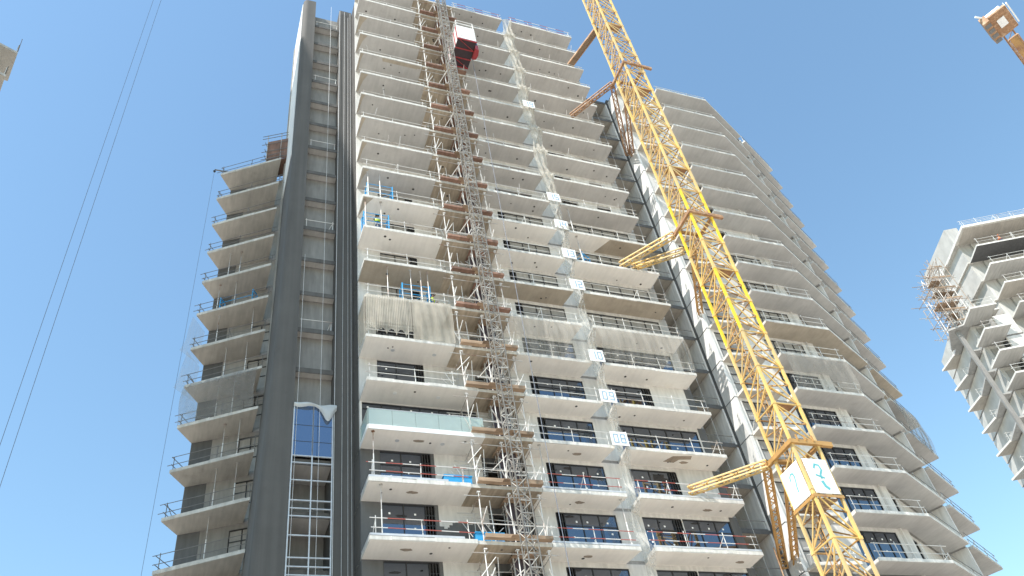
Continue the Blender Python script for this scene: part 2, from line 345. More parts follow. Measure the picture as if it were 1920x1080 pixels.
def wall(p, q, ln, z0, z1, off, th_, opens, mat, parent, name='wall'):
    """storey wall along p->q, thick th_ behind off, with openings (s0,s1,z0,z1)"""
    mb = MB(); x = 0.0
    for (a, b, c, d) in sorted(opens):
        if a > x: mb.sbox(p, q, x, a, off, off + th_, z0, z1)
        if c > z0: mb.sbox(p, q, a, b, off, off + th_, z0, c)
        if d < z1: mb.sbox(p, q, a, b, off, off + th_, d, z1)
        x = b
    if x < ln: mb.sbox(p, q, x, ln, off, off + th_, z0, z1)
    return mb.build(name, mat, parent)

LO, TOP = 4, 24
WL, WR = 2.05, 1.6
FA, FB = (0.0, 0.0), (30.0, 0.0)                              # the facade line
lw = [L(-23.45, 43.1), L(-17.82, 42.6), L(-19.1, 45.0), L(-23.25, 44.95)]   # left wing balcony: front-left, front-right, back-right, back-left
for n in range(LO, TOP + 1):
    top = n == TOP
    low = n <= 11
    sA = M['soffit_tan'] if n in (12, 13) and n == 12 else (M['soffit_cream'] if n <= 14 else M['soffit_grey'])
    sC = M['soffit_tan'] if n == 12 else (M['soffit_cream'] if n <= 14 else M['soffit_grey'])
    eg = M['edge']
    ul = 6.9 if n in (8, 9) else 5.7
    # left balcony
    a = slab(n, [(0, 0), (ul, 0), (ul, WL + 0.02), (0, WL + 0.02)], sA, eg, T, [((0, 0), (ul, 0)), ((0, WL), (0, 0))], seed=1)
    if n == 8:
        gb = MB()
        for (p_, q_, ln) in (((0.04, 0), (6.9, 0), 6.86), ((0, WL), (0, 0.06), WL - 0.06)):
            c = 5 if ln > 3 else 2
            for k in range(c): gb.sbox(p_, q_, ln * k / c + 0.008, ln * (k + 1) / c - 0.008, 0.02, 0.036, zl(n) + 0.02, zl(n) + 1.15, 0)
            gb.sbox(p_, q_, 0, ln, 0.012, 0.044, zl(n) + 1.15, zl(n) + 1.18, 1); gb.sbox(p_, q_, 0, ln, -0.03, 0.0, zl(n) - TB - 0.05, zl(n) + 0.04, 2)
        gb.build('glass_balustrade', [M['glass_rail'], M['frame_alu'], M['frame_white']], a)
    elif not top:
        guard_rail(n, [(0.1, 0), (5.5, 0)], M['rail_red'] if n <= 7 else M['rail'], a, heights=(0.5, 1.05) if n < 16 else (0.55,), seed=1)
    else:
        guard_rail(n, [(0.1, 0), (5.5, 0)], M['rail_red'], a, seed=1)
    if n in (6, 7):
        MB().sbox((0, 0), (6, 0), 0.02, 4.4 if n == 7 else 5.0, -0.01, 0.05, zl(n) + 0.055, zl(n) + 0.17).sbox((0, 2), (0, 0), 0, 1.98, -0.01, 0.05, zl(n) + 0.055, zl(n) + 0.17).build('edge_trim', M['frame_alu'], a)
    if n in (8, 9, 10):
        dl = MB()
        for x in (1.9, 4.6): dl.prism([(x + 0.13 * math.cos(t), 1.0 + 0.13 * math.sin(t)) for t in [i * math.pi / 6 for i in range(12)]], zl(n) - TB - 0.02, zl(n) - TB + 0.01)
        dl.build('ceiling_light', M['frame_white'] if n == 9 else M['frame_alu'], a)
    if 14 <= n <= 22:
        rr = random.Random(n * 5); w_ = rr.uniform(0.25, 0.8); zz = zl(n) - TB
        MB().prism([(0.04, 0.03), (w_, 0.05), (w_ * 0.55, rr.uniform(0.5, 1.0)), (0.16, rr.uniform(1.2, 1.9)), (0.04, 1.95)], zz - 0.006, zz + 0.004).build('tan_patch', M['soffit_tan'], a)  # darker tan wedge along the left end of the soffit
        if n == 20: MB().prism([(2.0, 0.06), (5.6, 0.05), (5.6, 0.42), (2.1, 0.40)], zz - 0.006, zz + 0.004).build('tan_patch', M['soffit_tan'], a)
    # landing behind the hoist, ply shuttering left on its soffit
    slab(n, [(ul + 0.01, 0.03), (9.93, 0.03), (9.93, WL + 0.02), (ul + 0.01, WL + 0.02)], M['soffit_ply'], M['edge_dirty'], T, None, name='landing_slab', seed=2)
    # centre and right balconies
    b = slab(n, [(9.95, 0), (15.35, 0), (15.1, WR + 0.02), (9.95, WR + 0.02)], sC, eg, T, [((9.95, 0), (15.35, 0))], seed=3)
    c = slab(n, [(16.2, 0), (23.5, 0), (23.5, WR + 0.02), (16.35, WR + 0.02)], sC, eg, T, [((16.2, 0), (23.5, 0)), ((16.35, WR), (16.2, 0))], seed=4)
    rm = M['rail_red'] if (n <= 7 or top) else M['rail']
    hs = (0.5, 1.05) if (n < 16 or top) else (0.5,)
    guard_rail(n, [(10.0, 0), (15.2, 0)], rm, b, heights=hs, seed=3); guard_rail(n, [(16.3, 0), (23.4, 0)], rm, c, heights=hs, seed=4)
    if n in (6, 7):
        MB().sbox((9.95, 0), (15, 0), 0.02, 5.38, -0.01, 0.05, zl(n) + 0.055, zl(n) + 0.16).build('edge_trim', M['frame_alu'], b)
        MB().sbox((16.2, 0), (23, 0), 0.02, 7.28, -0.01, 0.05, zl(n) + 0.055, zl(n) + 0.16).build('edge_trim', M['frame_alu'], c)
    if n in (13,):   # bare patch of shuttering on the right soffit
        MB().prism([(20.0, 0.05), (23.45, 0.05), (23.4, WR), (19.2, WR)], zl(n + 1) - TB - 0.008, zl(n + 1) - TB + 0.004).build('plywood_patch', M['soffit_tan'], c)
    if n == 8:
        MB().prism([(19.6, 0.3), (20.9, 0.12), (21.0, 0.5), (20.2, 0.62), (20.0, 1.0), (19.2, 0.95)], zl(n) - TB - 0.006, zl(n) - TB + 0.004).build('stain_patch', M['patch'], c)
    # floor plate inside
    MB().prism([(0, WL + 0.03), (15.0, WL + 0.03), (15.0, WR + 0.03), (23.8, WR + 0.03), (23.8, 9), (0, 9)], zl(n) - TB + 0.003, zl(n) - 0.003).build('floor_plate', M['interior'], T)
    # recessed loggia at the right end
    if n <= 22: MB().prism([(21.6, 3.22), (27.55, 3.22), (27.55, 7.5), (21.6, 7.5)], zl(n) - TB, zl(n), (0, 1, 2)).sbox((23.6, 3.2), (27.6, 3.2), 0, 3.75, 0, 0.02, zl(n) - 0.30, zl(n) + 0.06, 1).build('loggia_slab', [M['soffit_wing'], M['wall_dark'], M['deck']], T)
    if n < 22:
        guard_rail(n, [(24.0, 3.2), (27.4, 3.2)], M['rail_dark'], c, heights=(0.75,), seed=6)
    if top: break
    z0, z1 = zl(n), zl(n + 1) - TB
    h0, h1 = z0 + 0.0, z1 - 0.28
    # walls and windows of this storey
    wl_op, wc_op, wr_op = [], [], []
    if n == 8: wl_op = [(0.13, 7.36, z0 + 0.05, z1 - 0.05)]
    elif n <= 10: wl_op = [(1.13, 4.12, z0 + 0.05, z1 - 0.04)]
    elif n <= 14: wl_op = [(1.6, 4.3, z0 + 0.05, z1 - 0.10)]
    elif n <= 19: wl_op = [(3.4, 4.3, z0 + 0.05, z1 - 0.3)]
    if n != 8: wl_op.append((7.6, 9.0, z0 + 0.05, z1 - 0.45))
    wallL = wall((0, 0), (30, 0), 10.0, z0, z1, WL, 0.25, wl_op, M['wall_dark'] if n in (5, 6, 7) else M['wall_light'], T)
    if n in (5, 6, 7):
        pp = MB(); rr = random.Random(n); x = 4.35; hz = 1.7
        while x < 7.3: w_ = min(rr.uniform(0.10, 0.3), 7.3 - x); hz = min(2.2, max(0.9, hz + rr.uniform(-0.28, 0.28))); pp.sbox((0, 0), (30, 0), x, x + w_, WL - 0.012, WL + 0.05, z0 + hz, z1 - 0.003); x += w_
        pp.build('plaster_patch', M['wall_light'], wallL)  # paler upper part of the wall with an uneven lower edge
    dr = MB().box(8.0, 9.1, 1.02, 1.08, z0 + 0.003, z1 - 0.25, 0)
    for x in (7.94, 8.5, 9.1): dr.box(x, x + 0.06, 0.98, 1.10, z0 + 0.003, z1 - 0.2, 1)
    dr.box(7.94, 9.16, 0.97, 1.11, z1 - 0.2, z1 - 0.12, 1); dr.build('landing_door', [M['cab_under'], M['tube']], T)
    wc_op = [(1.35, 5.25, z0 + 0.05, z1 - 0.28)] if n <= 14 else [(1.5, 4.8, z0 + 0.05, z1 - 0.5)]
    wall((9.95, 0), (30, 0), 6.95, z0, z1, WR, 0.25, [(a_, b_, c_, d_) for a_, b_, c_, d_ in wc_op], M['wall_light'], T)
    if n in (6, 5): wr_op = [(0.07, 2.75, z0 + 0.05, z1 - 0.28), (2.85, 6.35, z0 + 0.05, z1 - 0.28)]
    elif n in (7, 9): wr_op = [(0.07, 3.45, z0 + 0.05, z1 - 0.28)]
    elif n <= 14: wr_op = [(0.07, 6.2, z0 + 0.05, z1 - 0.28)]
    else: wr_op = [(0.6, 2.2, z0 + 0.05, z1 - 0.4), (4.0, 5.4, z0 + 0.05, z1 - 0.4)]
    wall((16.9, 0), (30, 0), 6.9, z0, z1, WR, 0.25, wr_op, M['wall_light'], T)
    gz = n <= 10
    if n == 8: window((0, 0), (30, 0), 0.13, 7.36, z0 + 0.05, z1 - 0.05, WL + 0.05, 6, T, seed=n * 7 + 1, transom=0.86)
    elif n <= 10: window((0, 0), (30, 0), 1.13, 4.12, z0 + 0.05, z1 - 0.04, WL + 0.05, 2, T, louver=1, seed=n * 7 + 1)
    elif n <= 14: window((0, 0), (30, 0), 1.6, 4.3, z0 + 0.05, z1 - 0.10, WL + 0.05, 2, T, glazed=False, louver=1, seed=n)
    elif n <= 19: window((0, 0), (30, 0), 3.4, 4.3, z0 + 0.05, z1 - 0.3, WL + 0.05, 2, T, glazed=False, seed=n)
    if n <= 14: window((9.95, 0), (30, 0), 1.35, 5.25, z0 + 0.05, z1 - 0.28, WR + 0.05, 3, T, glazed=gz, louver=-1, seed=n * 7 + 2)
    for k, (a_, b_, c_, d_) in enumerate(wr_op):
        if n <= 14: window((16.9, 0), (30, 0), a_, b_, c_, d_, WR + 0.05, 2 if b_ - a_ < 3.4 else (3 if b_ - a_ < 4 else 5), T, glazed=gz, louver=(1 if k == 0 and b_ - a_ < 4 else 0), seed=n * 7 + 3 + k)
        elif n <= 18 and k == 0: window((16.9, 0), (30, 0), a_, a_ + 0.8, c_, d_, WR + 0.05, 2, T, glazed=False, seed=n * 7 + 3 + k)
    # dark corner pier at the end of the right balcony, and the loggia walls
    MB().box(23.22, 23.82, WR - 0.02, 3.18, z0 + 0.002, z1 - 0.002).build('corner_pier', M['wall_dark'] if n <= 9 else M['wall_grey'], T)
    if n < 22: MB().box(21.6, 27.4, 7.3, 7.5, z0 + 0.003, z1 - 0.003).box(27.40, 27.55, 3.25, 7.3, z0 + 0.003, z1 - 0.003).build('loggia_wall', M['wall_pale'], T)
# number column face, dark strip at the right end of the loggia, side and back walls
MB().box(27.56, 27.86, 3.02, 3.40, 0, zl(22) + 0.4).build('dark_strip', M['wall_dark'], T)
MB().box(0.0, 0.25, WL + 0.26, 9.0, 0, zl(TOP)).build('side_wall', M['core_dark'], T)
MB().box(-5.0, 23.8, 9.0, 9.3, 0, zl(TOP)).box(23.81, 27.6, 9.0, 9.3, 0, zl(22)).build('back_wall', M['interior'], T)
MB().box(10.0, 10.2, 2.4, 8.9, 0, zl(TOP) - 0.3).box(16.7, 16.9, 1.9, 8.9, 0, zl(TOP) - 0.3).box(23.6, 23.8, 1.9, 8.9, 0, zl(TOP) - 0.3).build('party_wall', M['interior'], T)
MB().box(0.05, 23.7, 0.3, 8.9, 0, zl(LO) - TB - 0.01).build('podium_wall', M['wall_grey'], T)
MB().box(23.75, 27.5, 3.3, 8.9, 0, zl(LO) - TB - 0.01).build('podium_wall', M['wall_grey'], T)

# dark shaft (service core) between left wing and facade: rounded left corner, window strip, right band
CV = 3.7; cz = zl(TOP) + 1.0
def shaft_ring(ul): return [(-3.65, CV)] + [(ul + 0.45 - 0.45 * math.sin(t), CV + 0.45 - 0.45 * math.cos(t)) for t in [k * math.pi / 16 for k in range(9)]] + [(ul, 9.5), (-3.65, 9.5)]
sm = MB(); zs = [(0, -6.0), (zl(4), -5.55), (zl(6), -5.40), (zl(8), -5.22), (zl(9.5), -5.08), (zl(11), -4.96), (zl(13), -4.89), (zl(16), -4.86), (cz, -4.85)]
rings = [[(x, y, z) for x, y in shaft_ring(ul)] for z, ul in zs]; nr = len(rings[0])
for q in rings: sm.v += q
for q in range(len(rings) - 1):
    for k in range(nr): sm.f.append([q * nr + k, q * nr + (k + 1) % nr, (q + 1) * nr + (k + 1) % nr, (q + 1) * nr + k][::-1]); sm.m.append(0)
sm.f.append([(len(rings) - 1) * nr + k for k in range(nr)][::-1]); sm.m.append(0)
sm.build('shaft_wall', M['core_dark'], T)
MB().prism([(-4.90, 4.3), (-4.80, 4.3), (-4.80, 9.4), (-4.90, 9.4)], zl(17) - 1.2, cz - 0.02).build('shaft_side_wall', M['wall_pale'], T)
MB().prism([(-1.25, CV), (-0.02, CV), (-0.02, 9.5), (-1.25, 9.5)], 0, cz - 0.6).build('shaft_wall', M['core_dark'], T)
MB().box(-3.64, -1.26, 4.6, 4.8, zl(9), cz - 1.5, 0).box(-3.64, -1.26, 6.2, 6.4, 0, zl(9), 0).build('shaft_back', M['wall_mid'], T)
for n in range(LO, TOP):
    MB().box(-3.64, -1.26, CV + 0.25, 4.59 if n > 9 else 6.19, zl(n) - TB, zl(n), 0).box(-3.64, -1.26, CV + 0.21, CV + 0.25, zl(n) - 0.32, zl(n) + 0.05, 1).build('shaft_slab', [M['soffit_grey'], M['core_dark']], T)
    if n >= 9 and n % 3 == 2: guard_rail(n, [(-3.5, CV + 0.2), (-1.35, CV + 0.2)], M['rail'], T, heights=(0.9,), seed=n, over=0.0, step=3.0)
cw = MB(); zt, zb = zl(9) + 0.35, zl(4)
for x in (-3.60, -2.45, -1.30): cw.box(x - 0.035, x + 0.035, CV - 0.06, CV + 0.06, zb, zt)
for n in range(4, 9):
    for dz in (0.12, 0.62, 1.9, 3.05):
        if n == 8 and dz > 0.2: continue
        cw.box(-3.6, -1.3, CV - 0.045, CV + 0.045, zl(n) + dz - 0.03, zl(n) + dz + 0.03)
cwo = cw.build('curtain_wall_frame', M['frame_alu'], T)
MB().box(-3.56, -1.34, CV - 0.01, CV + 0.01, zl(8) + 0.16, zt - 0.05).build('pane', M['glass_blue'], cwo)
MB().box(-3.56, -1.34, CV - 0.015, CV + 0.015, zl(8) + 1.1, zl(8) + 1.14).box(-3.56, -1.34, CV - 0.015, CV + 0.015, zl(8) + 2.25, zl(8) + 2.29).box(-2.47, -2.43, CV - 0.07, CV + 0.015, zl(8) + 0.16, zt).build('glazing_bar', M['frame_dark'], cwo)

# left wing of the tower
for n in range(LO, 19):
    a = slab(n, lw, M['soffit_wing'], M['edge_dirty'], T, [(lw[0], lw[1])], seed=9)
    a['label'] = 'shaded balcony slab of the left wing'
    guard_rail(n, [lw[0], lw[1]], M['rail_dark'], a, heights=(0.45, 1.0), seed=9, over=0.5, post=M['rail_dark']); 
    g2 = MB(); d = Vector(lw[3]) - Vector(lw[0])
    for h in (0.45, 1.0): g2.tube((*(Vector(lw[0]) + d * 0.02), zl(n) + h), (*(Vector(lw[0]) + d * 0.95), zl(n) + h), 0.024)
    g2.build('guard_rail', M['rail_dark'], a)
    MB().prism([lw[3], lw[2], L(-17.0, 45.0), L(-17.0, 52), L(-23.25, 52)], zl(n) - TB + 0.003, zl(n) - 0.003).build('floor_plate', M['interior'], T)
    if n == 18: break
    z0, z1 = zl(n), zl(n + 1) - TB; p_, q_ = lw[3], L(-17.0, 45.0); ln = (Vector(q_) - Vector(p_)).length
    ops = [(3.3, 4.9, z0 + 0.05, z1 - 0.35)] if n <= 12 else []
    wall(p_, q_, ln, z0, z1, 0.0, 0.25, ops, M['wall_mid'], T)  # darker grey here: the wing's shade is put into the wall colour
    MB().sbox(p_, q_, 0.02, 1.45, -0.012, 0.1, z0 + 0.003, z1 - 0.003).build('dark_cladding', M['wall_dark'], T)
    if n <= 12: window(p_, q_, 3.3, 4.9, z0 + 0.05, z1 - 0.35, 0.06, 2, T, glazed=False, seed=n)
k = MB(); k.prism([lw[3], (lw[3][0] + 0.11, lw[3][1] - 0.0), L(-23.0, 52), L(-23.25, 52)], 0, zl(18) - 0.3); k.build('side_wall', M['wall_grey'], T)
MB().prism([L(-17.0, 44.9), L(-16.3, 44.9), L(-16.3, 53), L(-17, 53)], 0, zl(18) + 2.4).build('shaft_wall', M['wall_dark'], T)
MB().prism([L(-23.2, 45.2), L(-17.1, 45.2), L(-17.1, 52), L(-23.2, 52)], 0, zl(LO) - 0.3).build('podium_wall', M['wall_grey'], T)
MB().prism([L(-23.2, 51.5), L(-17.0, 51.5), L(-17, 52), L(-23.2, 52)], zl(LO), zl(18) - 0.3).build('back_wall', M['interior'], T)
rb = MB()   # rubble upstand on the wing roof
rnd = random.Random(3)
for k in range(16):
    x = -22.6 + k * 0.25 + rnd.uniform(-0.1, 0.1); u_, v_ = L(x, 43.5 + rnd.uniform(-0.1, 0.4)); w = rnd.uniform(0.1, 0.25)
    rb.box(u_ - w, u_ + w, v_ - w, v_ + w, zl(18) + 0.0, zl(18) + rnd.uniform(0.2, 0.5))
rb.build('roof_upstand', M['edge_dirty'], T)

# ---------------------------------------------------------------- right block, set behind the crane
B = thing('apartment_tower', 'unfinished grey tower wing with bent balconies, right behind the yellow crane', 'tower block', (A0.x, A0.y, 0), UA)
e1 = Vector((0.892, 0.452)); n1 = Vector((-0.452, 0.892)); E_ = Vector((38.3, 0.02)); Hh = Vector((44.8, 3.3)); K0 = Vector((45.7, 3.78)); K1 = Vector((51.4, 6.75))
for n in range(LO, 23):
    sf = M['soffit_tan'] if n == 12 else M['soffit_grey']
    pd = [(32.2, 0.05), tuple(E_), tuple(Hh), tuple(Hh + n1 * 2.0), (37.75, 1.8), (32.35, 1.8)]
    a = slab(n, pd, sf, M['edge'], B, [((32.2, 0.05), tuple(E_)), (tuple(E_), tuple(Hh)), ((32.35, 1.8), (32.2, 0.05))], seed=21)
    hs = (0.5, 1.05) if n < 15 else (0.5,)
    guard_rail(n, [(32.3, 0.05), (38.2, 0.0)], M['rail'], a, heights=hs, seed=21); guard_rail(n, [tuple(E_ + e1 * 0.3), tuple(Hh - e1 * 0.2)], M['rail_dark'], a, heights=(0.6,), seed=22)
    b = slab(n, [tuple(K0), tuple(K1), tuple(K1 + n1 * 2.2), tuple(K0 + n1 * 2.2)], sf, M['edge_dirty'], B, [(tuple(K0), tuple(K1))], seed=23)
    guard_rail(n, [tuple(K0), tuple(K1)], M['rail_dark'], b, heights=(0.55, 1.0), seed=24, over=0.3)
    c = slab(n, [(27.9, 0.95), (31.3, 0.6), (31.3, 1.8), (27.9, 1.8)], M['soffit_wing'], M['edge'], B, [((27.9, 0.95), (31.3, 0.6))], seed=25)
    guard_rail(n, [(28.0, 0.95), (31.2, 0.6)], M['rail'], c, heights=(0.55, 1.0), seed=25, over=0.4)
    MB().prism([(27.9, 1.83), (37.8, 1.83), tuple(Hh + n1 * 2.03), tuple(K1 + n1 * 2.23), tuple(K1 + n1 * 8), (27.9, 9)], zl(n) - TB + 0.003, zl(n) - 0.003).build('floor_plate', M['interior'], B)
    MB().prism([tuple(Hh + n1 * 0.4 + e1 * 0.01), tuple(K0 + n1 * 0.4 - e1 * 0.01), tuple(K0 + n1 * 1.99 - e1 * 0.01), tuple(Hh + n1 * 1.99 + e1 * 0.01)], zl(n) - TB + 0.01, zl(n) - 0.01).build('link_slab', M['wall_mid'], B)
    if n == 22: break
    z0, z1 = zl(n), zl(n + 1) - TB; gz = n <= 10
    o1 = [(0.3, 2.6, z0 + 0.05, z1 - 0.25), (5.0, 8.8, z0 + 0.05, z1 - 0.28)] if n <= 14 else [(5.5, 6.4, z0 + 0.05, z1 - 0.4)]
    wall((27.86, 0), (60, 0), 10.0, z0, z1, 1.8, 0.25, o1, M['wall_dark'] if n <= 5 else M['wall_light'], B)
    if n <= 14:
        window((27.86, 0), (60, 0), 0.3, 2.6, z0 + 0.05, z1 - 0.25, 1.85, 2, B, glazed=False, seed=n * 5)
        window((27.86, 0), (60, 0), 5.0, 8.8, z0 + 0.05, z1 - 0.28, 1.85, 4, B, glazed=gz, louver=0, seed=n * 5 + 1)
    p_ = E_ + n1 * 2.0 + e1 * -0.35; q_ = K1 + n1 * 2.2; ln = (q_ - p_).length
    o2 = [(0.9, 2.6, z0 + 0.05, z1 - 0.3), (9.0, 11.6, z0 + 0.05, z1 - 0.4)]
    wall(tuple(p_), tuple(q_), ln, z0, z1, 0.0, 0.25, o2, M['wall_light'], B)
    if n <= 14: window(tuple(p_), tuple(q_), 0.9, 2.6, z0 + 0.05, z1 - 0.3, 0.05, 2, B, glazed=gz, seed=n * 5 + 2)
    w = MB(); t = Hh + e1 * 0.45; w.sbox(tuple(t), tuple(t + n1), 0.3, 2.1, -0.12, 0.12, z0 + 0.003, z1 - 0.003); w.build('fin_wall', M['wall_light'], B)
    # gable panels right of the dark strip, one per storey
    MB().box(27.60, 27.84, 1.72, 3.01, z0 - TB + 0.02, z1 - 0.02).build('gable_panel', M['wall_pale'], B)
    MB().box(27.57, 27.86, 1.70, 3.015, z1 - 0.02 + 0.004, z1 + 0.014).build('gable_joint', M['wall_dark'], B)
MB().box(27.9, 37.9, 8.8, 9.1, 0, zl(22) - 0.3).build('back_wall', M['interior'], B)
MB().prism([tuple(K1 + n1 * 2.2), tuple(K1 + n1 * 8), tuple(K1 + n1 * 8 - e1 * 0.3), tuple(K1 + n1 * 2.5 - e1 * 0.3)], 0, zl(22) - 0.3).build('side_wall', M['wall_grey'], B)
MB().prism([(27.9, 2.1), (37.7, 2.1), tuple(Hh + n1 * 2.3), tuple(K1 + n1 * 2.6), tuple(K1 + n1 * 7.9), (28, 8.7)], 0, zl(LO) - 0.3).build('podium_wall', M['wall_grey'], B)

# ---------------------------------------------------------------- tower crane (mast in front of the loggia)
CU, CVV, CS = 23.10, -6.15, 1.80
CR = thing('tower_crane', 'tall yellow lattice crane mast braced to the tower, crossing the right half', 'crane', W(CU, CVV, 0), UA)
PH = 2.92; r_ = 0.085
def crane_section(k):
    z = k * PH; m = 1 if k in (12, 13, 15, 16) else 0
    mb = MB(); c = [(0, 0), (CS, 0), (CS, CS), (0, CS)]
    for x, y in c:
        mb.bar((x, y, z + 0.004), (x, y, z + PH - 0.004), 0.155, 0.155, m)
        mb.box(x - 0.105, x + 0.105, y - 0.105, y + 0.105, z - 0.09, z + 0.09, 0)
    # faces: left (x=0), front (y=0), right (x=CS), back (y=CS)
    fr = [((0, CS), (0, 0)), ((0, 0), (CS, 0)), ((CS, CS), (CS, 0)), ((0, CS), (CS, CS))]
    for i, (a, b) in enumerate(fr):
        a3 = lambda t: (a[0], a[1], z + t * PH); b3 = lambda t: (b[0], b[1], z + t * PH); mt = 0 if i < 2 else 2
        mb.tube(a3(0.0), b3(0.0), 0.05, 6, mt)
        if i in (0, 3):
            mb.tube(a3(0.02), b3(0.46), 0.05, 6, mt); mb.tube(a3(0.03), b3(0.93), 0.05, 6, mt); mb.tube(a3(0.55), b3(0.95), 0.05, 6, mt)
        else:
            mb.tube(a3(0.48), b3(0.02), 0.05, 6, mt); mb.tube(a3(0.97), b3(0.04), 0.05, 6, mt); mb.tube(a3(0.99), b3(0.52), 0.05, 6, mt)
    mb.tube((0, 0, z), (CS, CS, z), 0.04, 5, 2)
    return mb.build('mast_section', [M['yellow'], M['yellow_new'], M['orange_old']], CR)
for k in range(0, 36): crane_section(k)
ld = MB()
for y in (0.95, 1.35): ld.tube((0.45, y, 0), (0.45, y, 105), 0.03, 5)
for k in range(350): ld.tube((0.45, 0.95, 0.3 * k), (0.45, 1.35, 0.3 * k), 0.016, 4)
for k in range(150):
    z = 0.7 * k; pts = [(0.45 + 0.65 * math.sin(t), 1.15 + 0.36 * math.cos(t), z) for t in [math.pi * i / 6 for i in range(7)]]
    for i in range(6): ld.tube(pts[i], pts[i + 1], 0.016, 4)
for i in (1, 3, 5):
    t = math.pi * i / 6; ld.tube((0.45 + 0.65 * math.sin(t), 1.15 + 0.36 * math.cos(t), 0), (0.45 + 0.65 * math.sin(t), 1.15 + 0.36 * math.cos(t), 105), 0.014, 4)
ld.build('ladder', M['orange_old'], CR)
for k in range(2, 36, 4): MB().box(0.12, 1.70, 0.12, 0.85, k * PH + 0.1, k * PH + 0.14).build('rest_platform', M['rusty'], CR)
def truss(name, a, b, w, mat, parent, n=None, rc=0.045, rd=0.032):
    """square lattice strut between two points"""
    a = Vector(a); b = Vector(b); d = (b - a); ln = d.length; d.normalize(); s = d.cross(Vector((0, 0, 1))).normalized(); t = s.cross(d); mb = MB()
    n = n or max(3, round(ln / (w * 1.25)))
    cs = [s * (i * w / 2) + t * (j * w / 2) for i, j in ((-1, -1), (1, -1), (1, 1), (-1, 1))]
    for c in cs: mb.bar(a + c, b + c, rc * 2, rc * 2)
    for k in range(n):
        for i in (0, 2, 1):
            c0, c1 = cs[i], cs[(i + 1) % 4]; p0 = a + d * (ln * k / n); p1 = a + d * (ln * (k + 1) / n)
            mb.tube(p0 + (c0 if (k + i // 2) % 2 else c1), p1 + (c1 if (k + i // 2) % 2 else c0), rd, 5)
    for e in (a, b): mb.bar(e + cs[0], e + cs[1], rc * 2, rc * 2); mb.bar(e + cs[2], e + cs[3], rc * 2, rc * 2)
    return mb.build(name, mat, parent)
def cl(u, v, z): return (u - CU, v - CVV, z)              # facade frame -> crane frame
for zc, mat, rust in ((24.75 + 1.6, M['orange_old'], 0), (45.2 + 1.6, M['rusty'], 1), (66.5 + 1.6, M['rusty'], 1)):
    e = 0.22; x0, x1 = -e, CS + e; mb = MB()
    for p_, q_ in (((x0, x0), (x1, x0)), ((x1, x0), (x1, x1)), ((x1, x1), (x0, x1)), ((x0, x1), (x0, x0))):
        mb.sbox(p_, q_, 0, CS + 2 * e - 0.19, 0, 0.19, zc - 0.13, zc + 0.13)
    mb.bar((x1 - 0.1, x0 + 0.12, zc), (x1 + 0.75, x0 + 0.12, zc), 0.22, 0.3); mb.bar((x0 + 0.12, x1 - 0.1, zc), (x0 + 0.12, x1 + 0.7, zc), 0.22, 0.3)
    for x in (0.35, 0.9, 1.45): mb.bar((x, x0, zc + 0.05), (x, x0 + 0.02, zc + 0.45), 0.08, 0.08)
    mb.build('collar', mat, CR)
z7, z13, z20 = 26.35, 46.8, 68.1
truss('tie_strut', (-0.2, CS + 0.5, z7), cl(20.06, 0.35, 26.95), 0.42, M['yellow'], CR)
truss('tie_strut', (-0.1, CS + 0.75, z7), cl(27.3, 3.0, 23.6), 0.40, M['orange_old'], CR)
truss('tie_strut', (0.9, CS + 0.3, z7 - 0.3), cl(27.9, 2.6, 23.5), 0.34, M['orange_old'], CR)
truss('tie_strut', (-0.2, CS + 0.5, z13), cl(20.45, 0.35, 47.25), 0.40, M['yellow'], CR)
truss('tie_strut', (0.2, CS + 0.6, z13 - 1.6), cl(21.5, 0.35, 47.2), 0.38, M['yellow'], CR)
truss('tie_strut', (0.9, CS + 0.3, z13 - 1.4), cl(27.7, 1.9, 44.8), 0.36, M['orange_old'], CR)
truss('tie_strut', (-0.2, CS + 0.5, z20), cl(20.4, 0.35, 68.05), 0.36, M['rusty'], CR)
truss('tie_strut', (-0.1, CS + 0.7, z20), cl(27.2, 2.6, 67.0), 0.36, M['rusty'], CR)
truss('tie_strut', (0.9, CS + 0.3, z20 - 0.5), cl(27.6, 2.4, 66.8), 0.36, M['rusty'], CR)

# white boards tied to the crane mast, with a hand painted mark
def stroke(mb, pts, w, m=0, y=-0.045):
    for i in range(len(pts) - 1):
        a = Vector((pts[i][0], y, pts[i][1])); b = Vector((pts[i + 1][0], y, pts[i + 1][1])); mb.bar(a, b, 0.006, w, m) if abs((b - a).normalized().z) < 0.999 else mb.bar(a, b, w, 0.006, m)
def flat_stroke(mb, pts, w, y0=-0.03, y1=-0.024, m=0):
    for i in range(len(pts) - 1):
        a = Vector(pts[i]); b = Vector(pts[i + 1]); d = (b - a).normalized(); n = Vector((-d.y, d.x)) * w / 2; a = a - d * w * 0.3; b = b + d * w * 0.3
        q = [a - n, b - n, b + n, a + n]; yy = y0 - 0.0004 * i
        mb.add([(p.x, yy, p.y) for p in q] + [(p.x, y1, p.y) for p in q], [(0, 1, 2, 3), (7, 6, 5, 4), (0, 4, 5, 1), (1, 5, 6, 2), (2, 6, 7, 3), (3, 7, 4, 0)], m)
BZ0, BZ1 = 23.0, 25.2
mark = [(0.62, 1.45), (0.66, 1.66), (0.82, 1.78), (0.98, 1.72), (1.03, 1.5), (0.98, 1.2), (0.90, 0.9), (0.88, 0.62)]
t = thing('sign_board', 'bright white board with teal hook shaped mark on the left face of the crane mast', 'sign', W(CU - 0.14, CVV + CS - 0.09, BZ0), UA - math.pi / 2, 'boards on the crane mast')
MB().box(0, CS - 0.18, -0.02, 0.02, 0, BZ1 - BZ0).build('panel', M['board'], t)
mb = MB(); flat_stroke(mb, mark, 0.09); mb.build('painted_mark', M['teal'], t)
